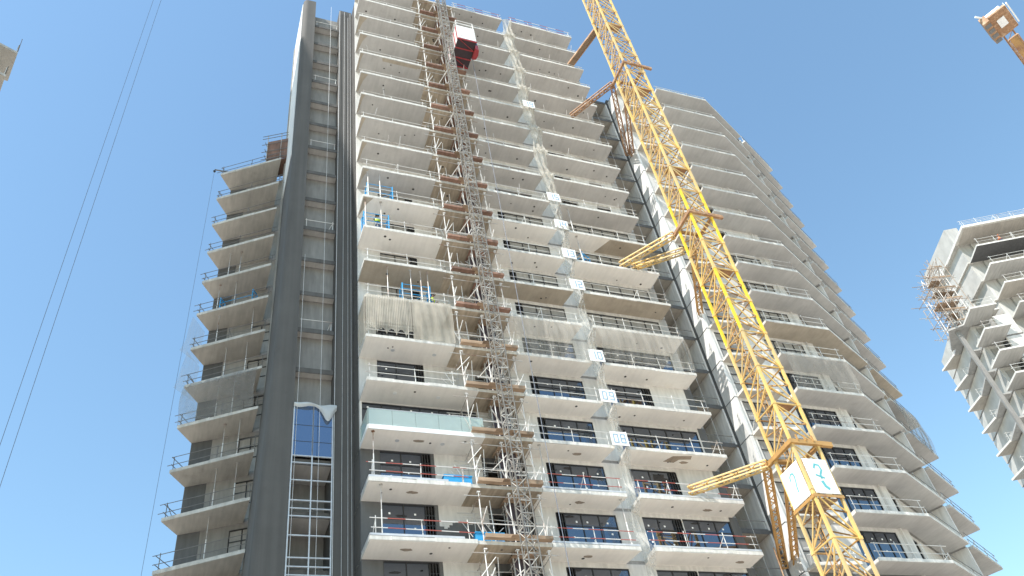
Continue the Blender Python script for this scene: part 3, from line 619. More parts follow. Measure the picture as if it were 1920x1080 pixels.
t = thing('sign_board', 'white board with smudged dark teal figure on the right face of the crane mast', 'sign', W(CU + 0.09, CVV - 0.14, BZ0), UA, 'boards on the crane mast')
MB().box(0, CS - 0.18, -0.02, 0.02, 0, BZ1 - BZ0).build('panel', M['board'], t)
mb = MB(); flat_stroke(mb, [(0.55, 1.6), (0.7, 1.85), (0.95, 1.8), (1.02, 1.5), (0.82, 1.2), (0.78, 0.95)], 0.11); flat_stroke(mb, [(0.75, 0.72), (0.82, 0.45), (0.98, 0.3)], 0.2); flat_stroke(mb, [(0.5, 1.15), (0.98, 0.98)], 0.1, -0.038, -0.031); mb.build('painted_mark', M['teal'], t)
tt = thing('timber_frame', 'rusty timber platform frame under the white boards inside the crane mast', 'platform', W(CU, CVV, BZ0 - 0.1), UA)
for k in range(5): MB().box(0.12, CS - 0.12, 0.15 + k * 0.34, 0.40 + k * 0.34, -0.08, -0.02).build('plank', M['ply'], tt)
MB().box(-0.12, CS + 0.12, -0.13, -0.1, -0.12, 0.06).box(-0.13, -0.1, -0.08, CS + 0.12, -0.12, 0.06).build('bearer', M['orange_old'], tt)

# gangway plank bridge high up between tower and crane
g = thing('gangway', 'brown plank gangway bridging from an upper balcony to the crane mast', 'gangway', W(22.2, 0.3, 77.9), UA)
a = Vector((0.0, 0.0, 0)); b = Vector(cl(23.6, -4.3, 78.3)) - Vector(cl(22.2, 0.3, 77.9)); d = b.normalized(); s_ = d.cross(Vector((0, 0, 1))).normalized()
MB().bar(a, b, 0.5, 0.14).build('deck', M['ply'], g)
mb = MB(); 
for sd_ in (-1, 1):
    o_ = s_ * 0.30 * sd_; mb.bar(a + o_, b + o_, 0.09, 0.24)
mb.build('beam', M['rusty'], g)
mb = MB(); o_ = s_ * -0.31; ln = (b - a).length
for k in range(4): q_ = a + d * (ln * k / 3) + o_; mb.tube(q_, q_ + Vector((0, 0, 1.05)), 0.025)
mb.tube(a + o_ + Vector((0, 0, 1.0)), b + o_ + Vector((0, 0, 1.0)), 0.02); mb.build('hand_rail', M['rail'], g)

# ---------------------------------------------------------------- hoist mast, cabin and cable
HU, HV, HS = 7.55, -1.95, 0.66
HM = thing('hoist_mast', 'thin grey lattice mast of the construction hoist in front of the balconies', 'hoist mast', W(HU, HV, 0), UA)
mb = MB()
for x, y in ((0, 0), (HS, 0), (HS, HS), (0, HS)): mb.tube((x, y, 0.004), (x, y, 1.504), 0.042, 6, 1)
for j in (0, 1):
    z = j * 0.754
    cs = [(0, 0), (HS, 0), (HS, HS), (0, HS)]
    for i in range(4):
        a_, b_ = cs[i], cs[(i + 1) % 4]; mb.bar((*a_, z + 0.03), (*b_, z + 0.03), 0.05, 0.05)
        mb.tube((*(a_ if (i + j) % 2 else b_), z + 0.05), (*(b_ if (i + j) % 2 else a_), z + 0.74), 0.022, 5)
mb.bar((HS + 0.05, 0.1, 0), (HS + 0.05, 0.1, 1.504), 0.04, 0.06)
sec = mb.build('mast_section', [M['mast'], M['mast_dark']], HM); nsec = 62
for k in range(1, nsec): c = sec.copy(); COL.objects.link(c); c.parent = HM; c.location = (0, 0, 1.508 * k)
for k in range(3, 25, 2):
    z = zl(k) + 1.2; mb = MB()
    mb.tube((0, HS, z), (-0.4, 2.3, z - 0.05), 0.03); mb.tube((HS, HS, z), (HS + 0.4, 2.3, z - 0.05), 0.03); mb.tube((0, HS, z), (HS + 0.4, 2.3, z - 0.05), 0.025); mb.tube((-0.5, 2.28, z), (HS + 0.5, 2.28, z), 0.03)
    mb.build('wall_tie', M['tube_white'], HM)
cz0 = 71.3
CB = thing('hoist_cabin', 'white and red hoist cabin with dark underside beside the grey mast near the roof', 'hoist cabin', W(HU + HS + 0.16, -3.05, cz0), UA)
cw_, cl_, ch = 1.75, 2.85, 2.45
mb = MB(); mb.box(0, cw_, 0, cl_, 0.12, ch, 0)
for k in range(1, 6): mb.box(0.02, cw_ - 0.02, -0.025, 0.0, 0.2 + k * 0.4, 0.24 + k * 0.4, 0)
mb.build('body', M['cab_white'], CB)
MB().box(-0.02, cw_ + 0.02, -0.03, cl_ + 0.02, 0.02, 0.115).build('floor', M['cab_under'], CB)
mb = MB()
for y in (0.0, 0.95, 1.9, 2.8): mb.bar((-0.03, y, -0.03), (cw_ + 0.03, y, -0.03), 0.09, 0.09)
mb.bar((0.0, 0.0, -0.04), (cw_, 0.95, -0.04), 0.05, 0.05); mb.bar((0, 1.9, -0.04), (cw_, 2.8, -0.04), 0.05, 0.05)
for y in (0.1, 0.75, 1.4, 2.1, 2.7): mb.box(-0.05, -0.002, y, y + 0.16, 0.12, ch - 0.1)
mb.build('red_frame', M['cab_red'], CB)
mb = MB()
for x, y in ((0.05, 0.05), (cw_ - 0.05, 0.05), (cw_ - 0.05, cl_ - 0.05), (0.05, cl_ - 0.05)): mb.tube((x, y, ch), (x, y, ch + 1.05), 0.025)
for h in (0.55, 1.05):
    for a_, b_ in (((0.05, 0.05), (cw_ - 0.05, 0.05)), ((cw_ - 0.05, 0.05), (cw_ - 0.05, cl_ - 0.05)), ((cw_ - 0.05, cl_ - 0.05), (0.05, cl_ - 0.05)), ((0.05, cl_ - 0.05), (0.05, 0.05))): mb.tube((*a_, ch + h), (*b_, ch + h), 0.022)
mb.build('roof_rail', M['cab_white'], CB)
mb = MB(); mb.prism([(cw_ + 0.02, 0.5), (cw_ + 0.40, 0.62), (cw_ + 0.50, 1.1), (cw_ + 0.40, 1.6), (cw_ + 0.02, 1.7)], -0.25, 0.55, (0, 0, 0)); mb.build('operator_pod', M['cab_red'], CB)
MB().prism([(cw_ + 0.02, 0.55), (cw_ + 0.37, 0.66), (cw_ + 0.46, 1.1), (cw_ + 0.37, 1.55), (cw_ + 0.02, 1.64)], 0.56, 1.7).build('pod_window', M['glass'], CB)
mb = MB(); pts = [W(10.15, -1.5, 71.0 - k * 5.0) + Vector((0.06 * math.sin(k * 1.3), 0, 0)) for k in range(15)]
pts = [W(10.15 - 0.015 * k, -1.5 + 0.02 * k, 71.0 - k * 5.0) for k in range(15)]
for i in range(14): mb.tube(pts[i], pts[i + 1], 0.022, 5)
tag(mb.build('trailing_cable', M['cable']), 'thin black power cable hanging from the hoist cabin down the facade', 'cable')

# ---------------------------------------------------------------- scaffold bays at every hoist landing
def make_bay(variant):
    r = random.Random(40 + variant)
    t = thing('scaffold_bay', '', 'scaffolding', (0, 0, 0), UA, 'scaffold bays beside the hoist mast')
    xs = (0.35, 2.15, 3.95)
    for x in xs:
        MB().tube((x, 0.14, 0.0), (x + r.uniform(-0.05, 0.05), 0.14, 2.95), 0.032).box(x - 0.09, x + 0.09, 0.05, 0.23, 2.95, 3.0).build('standard', M['tube_white'], t)
        MB().tube((x + 0.05, 1.35, 0.0), (x + 0.05, 1.35, 2.9), 0.028).build('standard', M['tube'], t)
        mb = MB()
        for k in range(3):
            z = 0.35 + 0.42 * k; a_ = r.uniform(-0.45, 0.45); mb.tube((x - a_ * 0.2, 0.08, z - 0.2), (x + a_, -0.1 - r.uniform(0, 0.45), z + 0.55), 0.026)
        mb.build('coupler_stub', M['tube_white'], t)
        MB().tube((x, 0.14, 1.0), (x + 0.75 * (1 if x < 3 else -1), 0.6, 0.03), 0.026).build('brace', M['tube_white'], t)
        MB().tube((x - 0.02, -0.25, 2.62), (x - 0.02, 1.6, 2.5), 0.027).build('transom', M['tube'], t)
    for z, y, m_ in ((2.72, 0.10, 'tube'), (1.75, 1.32, 'tube'), (1.02, 0.09, 'tube_white'), (2.35, 1.32, 'tube')):
        MB().tube((-0.25 - r.uniform(0, 0.35), y, z + r.uniform(-0.05, 0.05)), (4.3 + r.uniform(0, 0.35), y, z + r.uniform(-0.05, 0.05)), 0.027).build('ledger', M[m_], t)
    for q in range(7 if variant >= 2 else 4):
        a_ = (r.uniform(-0.2, 4.2), r.uniform(0.2, 1.5), r.uniform(0.1, 1.6)); b_ = (a_[0] + r.uniform(-0.9, 0.9), a_[1] + r.uniform(-0.3, 0.3), a_[2] + r.uniform(0.5, 1.2)); MB().tube(a_, b_, 0.024).build('brace', M['tube' if q % 2 else 'tube_white'], t)
    for x in (1.2, 3.1): MB().tube((x, 0.7 + r.uniform(-0.3, 0.5), 0), (x + r.uniform(-.08, .08), 0.8, 2.9), 0.026).build('standard', M['tube_white' if x < 2 else 'tube'], t)
    MB().tube((-0.5, 0.7, 1.5 + r.uniform(-.3, .3)), (4.5, 0.72, 1.5), 0.024).build('ledger', M['tube'], t)
    m_ = M['ply_red'] if variant < 2 else M['ply']
    MB().box(0.3, 1.98, -0.30, -0.26, 0.05, 0.24 + r.uniform(0, 0.08)).box(0.3, 1.98, -0.255, 0.02, 0.045, 0.085).build('toe_board', m_, t)
    MB().box(2.75, 4.15, -0.34, -0.30, 0.04, 0.22 + r.uniform(0, 0.1)).box(2.75, 4.15, -0.295, 0.02, 0.04, 0.08).build('toe_board', m_, t)
    MB().box(1.7, 3.0, -0.62, 0.0, 0.06, 0.082).build('ramp_plank', M['ply'], t)
    MB().box(2.1, 3.6, 0.25, 1.6, 2.98, 3.03).build('ply_panel', m_, t)
    return t
bays = [make_bay(k) for k in range(4)]
used = set()
for n in range(LO, 24):
    k = (n * 7 + n // 3) % 2 if n >= 11 else 2 + n % 2
    if 5 < n <= 15: lab = 'scaffold bay beside the hoist mast, level with the number %02d board' % n if n not in (6, 7, 11) else {6: 'scaffold bay beside the hoist mast, two storeys below the number 08 board', 7: 'scaffold bay beside the hoist mast, one storey below the number 08 board', 11: 'scaffold bay beside the hoist mast, level with the beige nets'}[n]
    elif n <= 5: lab = 'scaffold bay beside the hoist mast, %s storeys below the number 08 board' % {5: 'three', 4: 'four'}[n]
    else: lab = 'scaffold bay beside the hoist mast, %s above the number 15 board' % {16: 'one storey', 17: 'two storeys', 18: 'three storeys', 19: 'four storeys', 20: 'five storeys', 21: 'six storeys', 22: 'seven storeys', 23: 'eight storeys'}[n]
    loc = W(5.75, 0.0, zl(n) + 0.002)
    if k not in used: b = bays[k]; b.location = loc; b['label'] = lab; used.add(k)
    else: dup(bays[k], loc, None, lab)

# ---------------------------------------------------------------- number boards on the gap between centre and right balconies
SEG = {'0': 'abcdef', '1': 'bc', '2': 'abged', '3': 'abgcd', '4': 'fgbc', '5': 'afgcd', '6': 'afgedc', '7': 'abc', '8': 'abcdefg', '9': 'abcdfg'}
def segs(mb, ch, x, z, w, h, t):
    P = {'a': ((x, z + h), (x + w, z + h)), 'b': ((x + w, z + h), (x + w, z + h / 2)), 'c': ((x + w, z + h / 2), (x + w, z)), 'd': ((x, z), (x + w, z)), 'e': ((x, z), (x, z + h / 2)), 'f': ((x, z + h / 2), (x, z + h)), 'g': ((x, z + h / 2), (x + w, z + h / 2))}
    for i, c in enumerate(SEG[ch]): flat_stroke(mb, list(P[c]), t, -0.03 - 0.0005 * i)
for n in (8, 9, 10, 12, 13, 14, 15, 19):
    tx = '%02d' % n; jit = random.Random(n)
    t = thing('number_board', 'white board painted with the number %s beside the right balcony' % tx, 'sign', W(15.12, -0.22 - jit.uniform(0, 0.05), zl(n) - 0.20 + jit.uniform(-0.05, 0.08)), UA + jit.uniform(-0.06, 0.06), 'number boards on the facade')
    t.rotation_euler[1] = jit.uniform(-0.05, 0.05)
    MB().box(0, 1.12, -0.02, 0.02, 0, 1.0).build('panel', M['board'], t)
    mb = MB(); segs(mb, tx[0], 0.18, 0.2, 0.28, 0.6, 0.08); segs(mb, tx[1], 0.66, 0.2, 0.28, 0.6, 0.08); mb.build('digits', M['digit'], t)

# ---------------------------------------------------------------- nets
def sheet(name, fn, nu, nv, mat, label, cat='net', group=None, loc=None):
    o = MB().grid(fn, nu, nv).build(name, mat, None, smooth=True); o.location = loc or (0, 0, 0); o.rotation_euler = (0, 0, UA); tag(o, label, cat, group); return o
def hang(u0, u1, z0, z1, seed, bulge=0.22, wr=0.05, arches=0, pleat=0.0):
    r = random.Random(seed); ph = [r.uniform(0, 6.28) for _ in range(8)]; ln = u1 - u0; hh = z1 - z0
    def fn(a, b):
        x = a * ln; z = hh * (1 - b)
        sag = 0.10 * (1 - b) * 0 + 0.09 * abs(math.sin(a * ln * 1.3 + ph[0])) * (1 if b < 0.02 else 0)
        y = -bulge * math.sin(math.pi * min(1, b * 1.05)) * (0.6 + 0.4 * math.sin(a * 5 + ph[1])) + wr * math.sin(x * 5.1 + ph[2] + b * 2) + wr * 0.6 * math.sin(x * 11 + ph[3] - b * 3) + wr * 0.5 * math.sin(b * 9 + ph[4] + x)
        if pleat: y += pleat * math.sin(x * 2 * math.pi / 0.11)
        if arches: z += (1 - 0) * max(0, (b - 0.75) / 0.25) * 0.55 * abs(math.sin(x * math.pi / 0.62 + ph[5])) ** 0.6
        return (x, y, z - sag)
    return fn
z10, z11 = zl(10), zl(11)
sheet('debris_net', hang(0, 3.0, z10 + 0.05, z11 + 0.12, 1, 0.10, 0.03, 1, 0.014), 240, 26, M['net_pleat'], 'ribbed beige debris net with arched lower hem, hung over the left balcony', group='debris nets under the balconies', loc=W(0.0, -0.06, z10 + 0.05))
sheet('debris_net', hang(0, 2.75, z10 + 0.0, z11 + 0.12, 2, 0.18, 0.03), 60, 22, M['net_beige'], 'plain beige debris net between the ribbed net and the hoist scaffold', group='debris nets under the balconies', loc=W(3.0, -0.07, z10))
o = sheet('debris_net', lambda a, b: (0.02 * math.sin(9 * b), WL * (1 - a), (z11 - z10 - 0.1) * (1 - b) + 0.05 * math.sin(a * 6)), 14, 14, M['net_beige'], 'beige debris net closing the left end of the netted left balcony', group='debris nets under the balconies', loc=W(-0.05, 0, z10 + 0.08))
sheet('debris_net', hang(0, 5.2, z10 - 0.1, z11 + 0.1, 3, 0.38, 0.08), 90, 24, M['net_thin'], 'creased thin grey net hung over the centre balcony beside the number 10 board', group='debris nets under the balconies', loc=W(10.05, -0.06, z10 - 0.1))
sheet('debris_net', hang(0, 7.2, z10 + 0.15, z11 + 0.1, 4, 0.35, 0.05), 110, 24, M['net_thin'], 'thin beige net hung over the right balcony beside the number 10 board', group='debris nets under the balconies', loc=W(16.3, -0.06, z10 + 0.15))
sheet('debris_net', hang(0, 5.9, z10, z11 + 0.1, 5, 0.3, 0.06), 90, 20, M['net_thin'], 'thin net hung over the bent balcony behind the yellow crane', group='debris nets under the balconies', loc=W(32.3, -0.02, z10))
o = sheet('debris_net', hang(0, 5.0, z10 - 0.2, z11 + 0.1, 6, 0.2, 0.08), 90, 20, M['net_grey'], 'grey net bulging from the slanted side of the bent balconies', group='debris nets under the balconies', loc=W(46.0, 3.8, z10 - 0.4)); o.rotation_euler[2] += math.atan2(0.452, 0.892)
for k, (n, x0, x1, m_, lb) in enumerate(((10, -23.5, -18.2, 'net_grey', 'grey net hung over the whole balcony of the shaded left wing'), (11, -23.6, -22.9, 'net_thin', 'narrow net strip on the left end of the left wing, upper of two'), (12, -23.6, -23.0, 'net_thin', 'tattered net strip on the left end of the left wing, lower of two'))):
    if k == 1: lb, n = 'tattered net strip on the left end of the left wing, lower of two', 11
    if k == 2: lb, n = 'tattered net strip on the left end of the left wing, upper of two', 12
    if k == 0: f_ = hang(0, 5.4, zl(n), zl(n + 1), 8, 0.35, 0.07)
    else: f_ = (lambda kk: (lambda a, b: (-(0.15 + 0.5 * b * b) * (1 - a) + 0.05 * math.sin(8 * b + kk), 1.9 * a, 3.2 * (1 - b))))(k)
    o = sheet('debris_net', f_, 60, 24, M[m_], lb, group='debris nets on the left wing', loc=(x0, 43.08 - (0.05 if k == 0 else 0), zl(n))); o.rotation_euler[2] = -0.09 if k == 0 else 0
def drape(n0, n1, seed, wid=0.95):
    r = random.Random(seed); ph = [r.uniform(0, 6.28) for _ in range(6)]; hh = zl(n1) - zl(n0)
    def fn(a, b):
        z = hh * (1 - b); fl = z / H; s = math.sin(math.pi * (fl % 1.0)); w = wid * (1 - 0.28 * s)
        x = 0.5 * wid + (a - 0.5) * w + 0.12 * math.sin(fl * 2.1 + ph[0]) + 0.03 * math.sin(17 * a + 3 * fl)
        y = -0.02 + 0.5 * s * (0.6 + 0.4 * math.sin(ph[1] + fl)) + 0.07 * math.sin(a * 14 + ph[2] + 3.1 * fl) + 0.05 * math.sin(fl * 13 + a * 5 + ph[3])
        return (x, y, z)
    return fn
sheet('safety_net', drape(15, 24, 3, 1.35), 16, 260, M['drape'], 'long crumpled beige net draped from the roof to the number 15 board', loc=W(15.05, -0.04, zl(15)))
sheet('safety_net', drape(5, 15, 4, 0.95), 16, 260, M['drape_clear'], 'translucent crumpled net hanging down the gap below the number 15 board', loc=W(15.35, -0.02, zl(5)))
for n in range(14, 24):   # bunched folds tied at the slab edges
    r = random.Random(n * 3); 
    if n in (15, 19): continue
    def fn(a, b, r0=r.uniform(0, 6)): return (1.1 * a, -0.10 - 0.10 * math.sin(math.pi * b) + 0.05 * math.sin(a * 15 + r0), -0.25 + 0.5 * b + 0.06 * math.sin(a * 11 + r0))
    sheet('net_bundle', fn, 22, 8, M['drape'], 'white bunched net fold tied at a slab edge over the beige drape', group='net bundles tied along the drape', loc=W(15.2, -0.05, zl(n)))
def clothf(a, b):
    return (2.55 * a, -0.12 - 0.12 * math.sin(math.pi * b) + 0.05 * math.sin(a * 13), -(0.28 + 0.08 * math.sin(a * 9) + (0.85 * math.exp(-((a - 0.80) / 0.14) ** 2))) * b + 0.06 * math.sin(a * 7))
sheet('plastic_sheet', clothf, 60, 14, M['cloth'], 'white plastic sheet flapping over the top of the blue glazing on the dark shaft', 'sheet', loc=W(-3.65, CV - 0.05, zl(9) + 0.40))

# ---------------------------------------------------------------- blue mobile platforms, props, bins
def blue_platform(loc, rz, label, h=1.9, w=1.9):
    t = thing('mobile_platform', label, 'work platform', loc, rz, 'blue mobile work platforms')
    for x in (0, w):
        mb = MB()
        for y in (0, 0.7): mb.tube((x, y, 0), (x, y, h), 0.045)
        for z in (0.35, 0.75, 1.15, 1.55, h - 0.05): mb.tube((x, 0, z), (x, 0.7, z), 0.028)
        mb.build('end_frame', M['blue'], t)
    MB().box(0, w, 0.02, 0.68, 0.40, 0.46).build('deck', M['blue'], t)
    mb = MB()
    for z in (0.95, 1.40, h - 0.1): mb.tube((0, 0.0, z), (w, 0.0, z), 0.028)
    mb.tube((0, 0.7, 0.4), (w, 0.7, h - 0.1), 0.018); mb.build('rail', M['blue'], t)
    mb = MB()
    for x in (0, w): 
        for y in (0, 0.7): mb.tube((x, y - 0.02, 0.05), (x, y + 0.02, 0.05), 0.06, 8)
    mb.build('castor', M['black'], t); return t
P1 = blue_platform(W(0.4, 0.35, zl(14)), UA, 'blue work platform on the left balcony, just above the one with the worker')
blue_platform(W(0.1, 0.35, zl(13)), UA, 'blue work platform with a worker in a yellow vest standing on it', w=1.8)
blue_platform(W(2.6, 0.35, zl(11)), UA, 'blue work platform on the balcony right above the ribbed net')
blue_platform(W(17.3, 0.45, zl(13)), UA + 0.5, 'small blue work platform beside the number 13 board', w=0.9, h=1.6)
blue_platform((-21.9, 43.4, zl(13)), -0.09, 'blue work platform on a balcony of the shaded left wing', w=2.6, h=1.5)
for k, (u_, v_, n, lb) in enumerate(((7.0, 0.7, 5, 'lower'), (7.0, 0.7, 6, 'upper'), (5.5, 0.6, 7, 'top'))):
    if n == 5: continue
    t = thing('water_bin', 'blue plastic bin beside the hoist mast, %s' % ('two storeys below the number 08 board' if n == 6 else 'one storey below the number 08 board'), 'bin', W(u_ - 1.1, v_, zl(n)), UA, 'blue bins on the hoist landings')
    MB().prism([(0, 0), (1.6, 0), (1.6, 0.55), (0, 0.55)], 0.05, 0.82).build('tub', M['blue'], t); MB().box(-0.04, 1.64, -0.04, 0.59, 0.82, 0.88).build('rim', M['blue'], t)
prop_proto = None
def prop(loc, n):
    global prop_proto
    if prop_proto is None:
        t = thing('steel_prop', 'thin steel prop standing between two balcony slabs', 'prop', loc, 0, 'steel props under the slabs')
        MB().tube((0, 0, 0), (0, 0, 1.7), 0.035).box(-0.08, 0.08, -0.08, 0.08, 0, 0.012).build('outer_tube', M['tube_white'], t)
        MB().tube((0, 0, 1.7), (0, 0, H - TB - 0.02), 0.026).box(-0.09, 0.09, -0.09, 0.09, H - TB - 0.02, H - TB - 0.002).build('inner_tube', M['tube'], t)
        prop_proto = t
    else: dup(prop_proto, loc)
for u_, n in ((1.35, 14), (0.45, 14), (1.35, 13), (0.2, 13), (1.6, 11), (3.2, 11), (3.9, 11), (4.4, 11), (17.0, 14), (17.1, 13), (0.35, 7), (0.7, 6), (10.4, 7), (15.0, 6)): prop(W(u_, 0.3, zl(n) + 0.001), n)
for x, n in ((-22.2, 13), (-20.9, 13), (-21.7, 14), (-20.8, 14), (-21.0, 11), (-19.2, 12), (-19.4, 11), (-20.0, 10), (-21.2, 10), (-20.4, 9), (-19.3, 9), (-20.6, 8), (-19.2, 8), (-20.7, 7), (-21.9, 12)): prop((x, 43.6 if x < -20 else 43.4, zl(n) + 0.001), n)

# plywood formwork on the left wing roof, outrigger
t = thing('formwork_box', 'brown plywood formwork box held by tubes on the roof of the left wing', 'formwork', (-19.3, 42.9, zl(18) + 0.01), 0.0)
MB().box(0.0, 2.35, 0.0, 0.04, 0.35, 3.2).box(0.0, 2.35, 0.05, 1.9, 0.30, 0.34).box(0.0, 0.04, 0.05, 1.9, 0.35, 3.2).build('plywood', M['ply_red'], t)
for x in (0.0, 1.25, 2.3): MB().tube((x, -0.06, -0.02), (x, -0.06, 4.1), 0.035).build('standard', M['tube'], t)
for z in (0.5, 1.6, 2.7, 3.6, 4.0): MB().tube((-0.5, -0.10, z), (2.5, -0.10, z), 0.03).build('ledger', M['rail_dark'], t)
for z in (0.6, 1.5, 2.5): MB().tube((-0.06, -0.45, z), (-0.06, 2.0, z), 0.03).build('ledger', M['rail_dark'], t)
t = thing('outrigger_beam', 'dark outrigger beam with a pulley sticking out of the left wing roof corner', 'beam', (-22.6, 43.4, zl(18) + 0.3), 0)
MB().bar((0, 0, 0), (-1.35, -0.55, 0.15), 0.09, 0.09).build('beam', M['rail_dark'], t); MB().tube((-1.35, -0.62, -0.08), (-1.35, -0.48, -0.08), 0.10, 10).build('pulley', M['black'], t)
def rope(p, q, r, mat, label, group=None, cat='rope'):
    return tag(MB().tube(p, q, r, 5).build('rope', mat), label, cat, group)
rope((-23.95, 42.85, zl(18) + 0.3), (-23.95, 42.85, 2.0), 0.012, M['cable'], 'faint thin line hanging from the outrigger beam of the left wing')
rope((-24.9, 30.0, 105), (-24.9, 30.0, 4), 0.014, M['cable'], 'left of two thin dark ropes hanging in the sky left of the tower')
rope((-24.2, 30.0, 105), (-24.2, 30.0, 4), 0.014, M['cable'], 'right of two thin dark ropes hanging in the sky left of the tower')
for k, (u_, z1_) in enumerate(((-2.15, zl(24)), (-1.22, zl(24)), (-0.75, zl(24)), (-0.40, zl(24) - 1), (-0.18, zl(24)), (-3.45, zl(13)))):
    rope(W(u_, CV - (0.35 if k == 0 else 0.12), z1_), W(u_ + (0.03 if k == 0 else 0), CV - (0.35 if k == 0 else 0.12), 4), 0.012 if k != 1 else 0.018, M['rope'], ['white rope hanging down the middle of the window strip on the dark shaft', 'pale pipe at the right edge of the window strip on the dark shaft', 'pale rope down the left part of the right dark band of the shaft', 'pale rope down the middle of the right dark band of the shaft', 'pale rope along the right edge of the dark shaft beside the balconies', 'short pale rope at the left edge of the window strip on the dark shaft'][k], 'ropes down the dark shaft')
rope(W(25.6, 2.9, zl(22)), W(25.9, 2.9, zl(4)), 0.014, M['rope'], 'thin pale rope hanging in front of the recessed loggias left of the dark strip')
tag(MB().tube(W(23.9, -0.6, zl(6)), W(24.6, 0.5, zl(4) - 2), 0.04).build('pole', M['rusty']), 'rusty red pole leaning at the bottom right end of the right balconies', 'pole')
r = random.Random(11)      # stray shadow-thin tubes sticking out of upper slab edges
for n in range(15, 24):
    for k in range(3):
        u_ = r.choice([r.uniform(0.5, 5.3), r.uniform(10.2, 15), r.uniform(16.6, 23)]); MB
        tag(MB().tube(W(u_, 0.3, zl(n)), W(u_ + r.uniform(-0.3, 0.3), -0.1, zl(n) + r.uniform(0.9, 1.5)), 0.02, 5).build('loose_tube', M['tube']), 'loose scaffold tube leaning at the edge of an upper balcony', 'tube', 'loose tubes on the upper balconies')

# ---------------------------------------------------------------- people
def person(loc, rz, label, pose, vest, scale=1.0):
    J = {'pelvis': (0, 0, 0.95), 'waist': (0, 0.0, 1.10), 'chest': (0, 0.0, 1.32), 'neck': (0, 0.01, 1.49), 'head0': (0, -0.01, 1.57), 'head1': (0, -0.02, 1.70)}
    for s, sx in (('l', -1), ('r', 1)):
        J['hip' + s] = (0.10 * sx, 0, 0.92); J['knee' + s] = (0.12 * sx, -0.04, 0.50); J['ank' + s] = (0.12 * sx, 0.02, 0.08); J['toe' + s] = (0.14 * sx, -0.15, 0.04)
        J['sho' + s] = (0.20 * sx, 0, 1.42); J['elb' + s] = (0.28 * sx, -0.06, 1.16); J['wri' + s] = (0.24 * sx, -0.28, 1.08); J['pal' + s] = (0.22 * sx, -0.36, 1.08)
    if pose == 'crouch':
        for k in J:
            x, y, z = J[k]
            if z > 0.9: J[k] = (x, y - (z - 0.9) * 0.35 + 0.18, z - 0.48)
        for s, sx in (('l', -1), ('r', 1)): J['knee' + s] = (0.16 * sx, -0.22, 0.52); J['ank' + s] = (0.13 * sx, 0.05, 0.08); J['toe' + s] = (0.14 * sx, -0.12, 0.04)
    Rr = {'pelvis': .14, 'waist': .125, 'chest': .155, 'neck': .06, 'head0': .085, 'head1': .095, 'hip': .095, 'knee': .065, 'ank': .045, 'toe': .04, 'sho': .075, 'elb': .05, 'wri': .033, 'pal': .035}
    names = list(J); idx = {k: i for i, k in enumerate(names)}
    ed = [('pelvis', 'waist'), ('waist', 'chest'), ('chest', 'neck'), ('neck', 'head0'), ('head0', 'head1')]
    for s in 'lr': ed += [('pelvis', 'hip' + s), ('hip' + s, 'knee' + s), ('knee' + s, 'ank' + s), ('ank' + s, 'toe' + s), ('chest', 'sho' + s), ('sho' + s, 'elb' + s), ('elb' + s, 'wri' + s), ('wri' + s, 'pal' + s)]
    vs = [J[k] for k in names]; es = [(idx[a], idx[b]) for a, b in ed]; rad = [Rr.get(k, Rr.get(k[:-1], 0.05)) for k in names]
    for s, sx in (('l', -1), ('r', 1)):
        px, py, pz = J['pal' + s]
        for i in range(4):
            b0 = len(vs); fx = px + (i - 1.5) * 0.021; L_ = (0.062, 0.072, 0.068, 0.052)[i]
            vs += [(fx, py - 0.035, pz), (fx, py - 0.035 - L_ * 0.6, pz - 0.015), (fx, py - 0.035 - L_ * 0.75, pz - 0.05)]; rad += [0.011, 0.010, 0.008]; es += [(idx['pal' + s], b0), (b0, b0 + 1), (b0 + 1, b0 + 2)]
        b0 = len(vs); vs += [(px - sx * 0.045, py - 0.005, pz - 0.01), (px - sx * 0.06, py - 0.04, pz - 0.03)]; rad += [0.012, 0.009]; es += [(idx['pal' + s], b0), (b0, b0 + 1)]
    me = bpy.data.meshes.new('body'); me.from_pydata([tuple(c * scale for c in v) for v in vs], es, [])
    o = bpy.data.objects.new('person', me); COL.objects.link(o); md = o.modifiers.new('skin', 'SKIN'); o.modifiers.new('sub', 'SUBSURF').levels = 1
    for i, sv in enumerate(me.skin_vertices[0].data): sv.radius = (rad[i] * scale, rad[i] * scale); sv.use_root = (i == 0)
    dg = bpy.context.evaluated_depsgraph_get(); dg.update(); m2 = bpy.data.meshes.new_from_object(o.evaluated_get(dg)); o.modifiers.clear(); o.data = m2
    m2.materials.clear(); 
    for mm in (M['trousers'], M['skin']): m2.materials.append(mm)
    zc = J['waist'][2] * scale
    for pl in m2.polygons:
        c = pl.center; pl.material_index = 1 if (c.z > J['neck'][2] * scale - 0.03 or (c.y < J['wril'][1] * scale + 0.04 and c.z > J['wril'][2] * scale - 0.12 and abs(c.x) > 0.12)) else 0
        pl.use_smooth = True
    o.location = loc; o.rotation_euler = (0, 0, rz); tag(o, label, 'person')
    def vestf(a, b):
        t = 2 * math.pi * a; w = J['waist']; c = J['chest']; n_ = J['neck']; k = b
        bx = w[0] + (c[0] - w[0]) * min(1, k * 1.3); by = w[1] + (n_[1] - w[1]) * k; bz = w[2] - 0.1 + (n_[2] - 0.03 - w[2] + 0.1) * k
        rr = 0.165 + 0.045 * math.sin(math.pi * min(1, k * 1.05)) - 0.08 * max(0, k - 0.8) / 0.2
        return ((bx + rr * 1.15 * math.cos(t)) * scale, (by + rr * 0.85 * math.sin(t)) * scale, bz * scale)
    MB().grid(vestf, 16, 8).build('vest', M[vest], o, True)
    hx, hy, hz = J['head1']
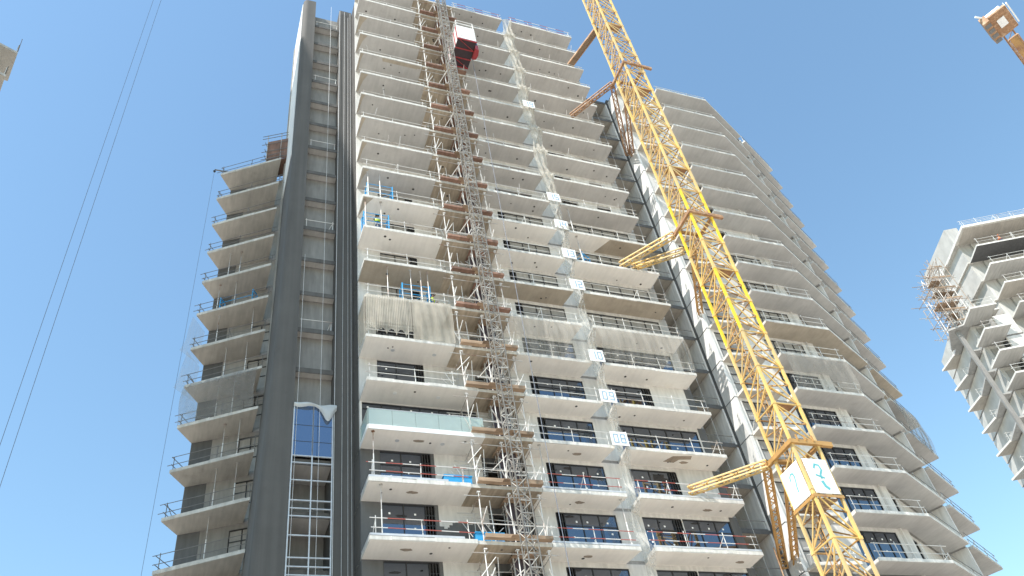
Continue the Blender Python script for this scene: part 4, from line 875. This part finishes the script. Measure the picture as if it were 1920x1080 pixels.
    def hat(a, b): t = 2 * math.pi * a; q = b * math.pi / 2; rr = 0.128 * math.cos(q) + (0.03 if b < 0.05 else 0); return ((hx + rr * math.cos(t)) * scale, (hy + rr * 1.15 * math.sin(t)) * scale, (hz + 0.02 + 0.115 * math.sin(q)) * scale)
    MB().grid(hat, 16, 6).build('helmet', M['helmet'] if vest == 'vest' else M['vest_orange'], o, True)
    mb = MB(); fy = hy - 0.105
    mb.box((hx - 0.012) * scale, (hx + 0.012) * scale, (fy - 0.02) * scale, (fy + 0.02) * scale, (hz - 0.075) * scale, (hz - 0.03) * scale, 0)
    for sx in (-1, 1): mb.box((hx + sx * 0.035 - 0.012) * scale, (hx + sx * 0.035 + 0.012) * scale, (fy - 0.004) * scale, (fy + 0.02) * scale, (hz - 0.03) * scale, (hz - 0.018) * scale, 1); mb.box((hx + sx * 0.1 - 0.012) * scale, (hx + sx * 0.1 + 0.012) * scale, (hy - 0.02) * scale, (hy + 0.02) * scale, (hz - 0.06) * scale, (hz + 0.0) * scale, 0)
    mb.box((hx - 0.03) * scale, (hx + 0.03) * scale, (fy - 0.002) * scale, (fy + 0.02) * scale, (hz - 0.105) * scale, (hz - 0.095) * scale, 1)
    mb.build('face', [M['skin'], M['hair']], o)
    return o
person(W(1.15, 0.72, zl(13) + 0.46), UA, 'worker in a yellow vest and dark helmet standing on the blue platform', 'stand', 'vest', 0.94)
person(W(4.65, 0.45, zl(11)), UA + 0.6, 'worker in a yellow vest crouching at the slab edge above the beige net', 'crouch', 'vest', 0.95)

# ---------------------------------------------------------------- far tower at the right edge
F = thing('apartment_tower', 'distant pale unfinished tower with stub balconies at the right edge', 'tower block', (55.0, 84.0, 0), 0.0)
fx, fy = 55.0, 84.0
def fp(P): return [(x - fx, y - fy) for x, y in P]
def fslab(z, P, soff='wall_far', name='balcony_slab', edge='edge'):
    return MB().prism(fp(P), z - 0.24, z, (0, 1, 2)).build(name, [M[soff], M[edge], M['deck']], F)
for k in range(-16, 5):
    z = 64.81 + 3.4 * k + 1.6 - (0.0)
    if k == 4: continue
    a = fslab(z, [(60.8, 83.0), (80, 83.0), (80, 86.2), (60.8, 86.2)], 'wall_dark' if k == 2 else ('soffit_wing' if k % 3 == 0 else 'wall_far'))
    guard_rail(0, fp([(61.2, 83.0), (66, 83.0), (79, 83)]), M['rail'], a, z=z, seed=k + 60)
for k in range(-14, 4):
    z = 52.08 + 3.4 * k + 1.6
    a = fslab(z, [(55.2, 83.6), (58.5, 83.6), (58.5, 87.2), (55.2, 87.2)]); guard_rail(0, fp([(55.2, 83.6), (58.5, 83.6)]), M['rail'], a, z=z, seed=k + 90)
    if -14 < k: 
        MB().box(58.55 - fx, 60.7 - fx, 86.0 - fy, 86.3 - fy, z - 3.4 + 0.003, z - 0.25).build('wall', M['wall_light'], F)
for k in range(-12, 6):
    z = 45.4 + 3.4 * k + 1.6
    a = fslab(z, [(55.6, 93.2), (57.8, 93.2), (57.4, 96.4), (54.9, 96.4)], 'soffit_wing' if k % 2 else 'wall_far'); guard_rail(0, fp([(55.6, 93.2), (57.8, 93.2)]), M['rail'], a, z=z, seed=k + 120)
ztop = 75.2 + 1.6
MB().prism(fp([(62.6, 86.25), (80, 86.25), (80, 100), (62.6, 100)]), 0, ztop - 0.4).build('body_wall', M['wall_far'], F)
for k in range(-12, 4):                                       # folded gable: one tilted panel and one reveal per storey
    z = 64.81 + 3.4 * k + 1.6
    MB().prism(fp([(60.75, 86.5), (62.55, 86.5), (62.55, 97), (60.0, 96)] if k % 2 else [(61.0, 86.5), (62.55, 86.5), (62.55, 97), (60.4, 96)]), z + 0.003, z + 3.36).build('gable_panel', M['wall_far'], F)
    MB().prism(fp([(60.5, 86.25), (62.55, 86.25), (62.55, 97), (59.8, 96.4)]), z - 0.2, z).build('gable_slab', M['edge_dirty'], F)
for k in range(-13, 4):
    z = 52.08 + 3.4 * k + 1.6
    MB().prism(fp([(56.1, 87.3), (58.5, 87.3), (59, 99), (57.0, 99)]), z + 0.003, z + 3.16).build('wing_wall', M['wall_far'], F)
    MB().box(56.6 - fx, 58.0 - fx, 87.2 - fy, 87.29 - fy, z + 0.02, z + 2.6).build('opening', M['interior'], F)
    MB().prism(fp([(58.55, 86.4), (60.4, 86.4), (60.1, 88.0), (58.6, 88.4)]), z + 1.0, z + 1.2).build('sill_slab', M['edge'], F)
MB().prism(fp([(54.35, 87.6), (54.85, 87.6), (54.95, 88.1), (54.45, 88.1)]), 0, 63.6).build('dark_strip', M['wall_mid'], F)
for k in range(-12, 6):
    z = 45.4 + 3.4 * k + 1.6; MB().prism(fp([(54.9, 88.0), (56.0, 88.0), (57.0, 96), (56.2, 96)]), z - 0.2, z, (0, 0, 0)).build('loggia_slab', M['wall_grey'], F)
for k in range(-6, 4):
    z = 64.81 + 3.4 * k + 1.6
    for x in (63.5, 67.5): MB().box(x - fx, x + 2.2 - fx, 86.18 - fy, 86.24 - fy, z + 0.02, z + 2.5).build('opening', M['frame_dark'], F)
fslab(63.9, [(53.4, 87.4), (56.1, 86.4), (57.6, 90), (55.0, 92)], 'wall_grey', 'roof_slab', 'wall_grey')
rs = MB().prism(fp([(60.6, 82.8), (80.0, 82.8), (80, 97), (60.0, 96)]), ztop - 0.35, ztop).build('roof_slab', M['edge'], F)
guard_rail(0, fp([(60.8, 82.9), (79, 82.9)]), M['rail'], rs, z=ztop, seed=200)
r = random.Random(5)
t = thing('scaffold_tower', 'brown tangle of scaffold tubes and boards on the left shoulder of the distant tower', 'scaffolding', (54.0, 86.6, 63.95), 0.15)
r = random.Random(5)
sx, sy, sz = 4.2, 3.4, 12.0
for i in range(5):
    for j in range(3):
        hgt = sz * (0.45 + 0.55 * i / 4) + r.uniform(-1, 0.6); MB().tube((sx * i / 4, sy * j / 2, 0), (sx * i / 4 + r.uniform(-.1, .1), sy * j / 2, hgt), 0.05, 5).build('standard', M['tube' if (i + j) % 2 else 'scaf_old'], t)
for k in range(6):
    z = 0.4 + 1.9 * k; x0_ = max(0, (k - 3) * 1.0); mb = MB()
    for j in range(3): mb.tube((x0_ - 0.6 - r.uniform(0, .8), sy * j / 2, z), (sx + 0.4, sy * j / 2, z + r.uniform(-.1, .1)), 0.045, 5)
    for i in range(5):
        if sx * i / 4 >= x0_: mb.tube((sx * i / 4, -0.5, z + 0.1), (sx * i / 4, sy + 0.5, z + 0.1), 0.045, 5)
    for q in range(16): mb.tube((r.uniform(x0_, sx), r.uniform(0, sy), z), (r.uniform(x0_, sx), r.uniform(0, sy), z + 1.9), 0.04, 5)
    mb.build('ledger', M['scaf_old' if k % 2 else 'tube'], t)
    MB().box(x0_ + 0.1 + r.uniform(0, 1), sx - r.uniform(0.1, 1.6), 0.5 + r.uniform(0, .6), sy - r.uniform(0.6, 1.8), z + 0.16, z + 0.21).box(x0_ + r.uniform(0, 1.5), sx - r.uniform(0, 1.5), -0.05, 0.0, z + 0.2, z + 0.45).build('deck_board', M['ply'], t)
t = thing('scaffold_tower', 'small patch of scaffold tubes between the stub balconies of the distant tower', 'scaffolding', (59.0, 84.6, 46.5), 0.0)
for i in range(4):
    for j in range(2): MB().tube((1.2 * i, 1.2 * j, 0), (1.2 * i, 1.2 * j, 6.0), 0.05, 5).build('standard', M['tube_white'], t)
for k in range(4): MB().tube((-0.4, 0, 0.5 + 1.7 * k), (4.2, 0, 0.5 + 1.7 * k), 0.045, 5).build('ledger', M['tube_white'], t)
MB().box(0, 3.6, 0.1, 1.1, 2.4, 2.46).build('deck_board', M['ply'], t)
person((64.5, 83.5, 64.81 + 3.4 * 2 + 1.6), 0.2, 'worker in an orange vest crouching on a balcony of the distant tower', 'crouch', 'vest_orange', 1.0)

# ---------------------------------------------------------------- second crane at the top right corner
t = thing('tower_crane', 'far off orange crane jib with its machinery deck at the top right corner', 'crane', (65.2, 60.0, 85.6), math.atan2(3.75, 3.2))
truss('jib', (0.3, 0, 0), (34, 0, 0), 1.15, M['rusty'], t, rc=0.09, rd=0.05)
MB().box(0.2, 34, -0.45, 0.45, -0.62, -0.58).build('walkway', M['orange_old'], t)
mb = MB(); mb.box(-4.6, -0.5, -1.25, 0.95, -0.3, 0.0); mb.build('machine_deck', M['rusty'], t)
MB().box(-4.2, -1.2, -0.8, 0.9, 0.003, 0.7).build('winch_house', M['frame_alu'], t)
MB().box(-4.5, -0.7, -1.29, -1.255, -0.25, 0.35).box(-4.5, -0.7, -1.6, -1.45, -0.1, 0.05).build('white_rail', M['board'], t)
MB().box(-3.4, -1.9, -0.55, 0.35, -0.38, -0.304).build('hatch', M['board'], t)
MB().box(-4.8, -0.8, 0.98, 1.75, -0.9, 0.3).build('side_box', M['rusty'], t)
mb = MB()
for k in range(4): mb.box(-4.4 + k, -3.8 + k, 1.0, 1.7, -0.93, -0.905)
mb.build('vent', M['rail_dark'], t)
MB().tube((-4.7, 1.3, 0.2), (-5.5, 1.75, 0.3), 0.12, 8).build('arm', M['board'], t)
truss('mast', (5.0, 0, -1.4), (5.0, 0.01, -85.5), 1.7, M['orange_old'], t, n=30, rc=0.09, rd=0.05) if False else None

# ---------------------------------------------------------------- neighbour tower: one low corner in the top left of the photo, plus an unseen tall block added to cast shade
Q = thing('apartment_tower', 'corner of a neighbouring concrete tower, two slab tips in the top left corner', 'tower block', (-36.0, 30.5, 0), 0.0)
def qp(P): return [(x + 36.0, y - 30.5) for x, y in P]
for k in range(-14, 1):
    z = 64.8 + 1.6 + 3.4 * k
    a = MB().prism([(0.9, -0.5), (-1.1, 1.6), (-9.0, -4), (-7, -10)], z - 0.24, z, (0, 1, 1)).build('balcony_slab', [M['soffit_wing'], M['edge_dirty']], Q)
    if k > -3: guard_rail(0, [(0.9, -0.5), (-1.1, 1.6)], M['rail_dark'], a, z=z, seed=k + 300, over=0.6)
MB().prism([(-1.2, -1.6), (-2.2, 0.2), (-9, -4.5), (-8, -9)], 0, 69.2).build('corner_wall', M['wall_grey'], Q)
blk = [(-46.2, -9.9), (-33.6, 15.1), (-41.5, 23.5), (-64, 12)]  # added block, shaped so its shadow covers the shaft and left wing
MB().prism(qp(blk), 0, 116).build('shade_block_wall', M['wall_grey'], Q)
for k in range(1, 34): MB().prism(qp([(-46.9, -11.0), (-46.2, -9.95), (-33.62, 15.0), (-34.2, 15.2), (-65, 12.2), (-65, 11)]), 3.4 * k - 0.2, 3.4 * k, (0, 1, 1)).build('shade_block_band', [M['soffit_wing'], M['edge']], Q)
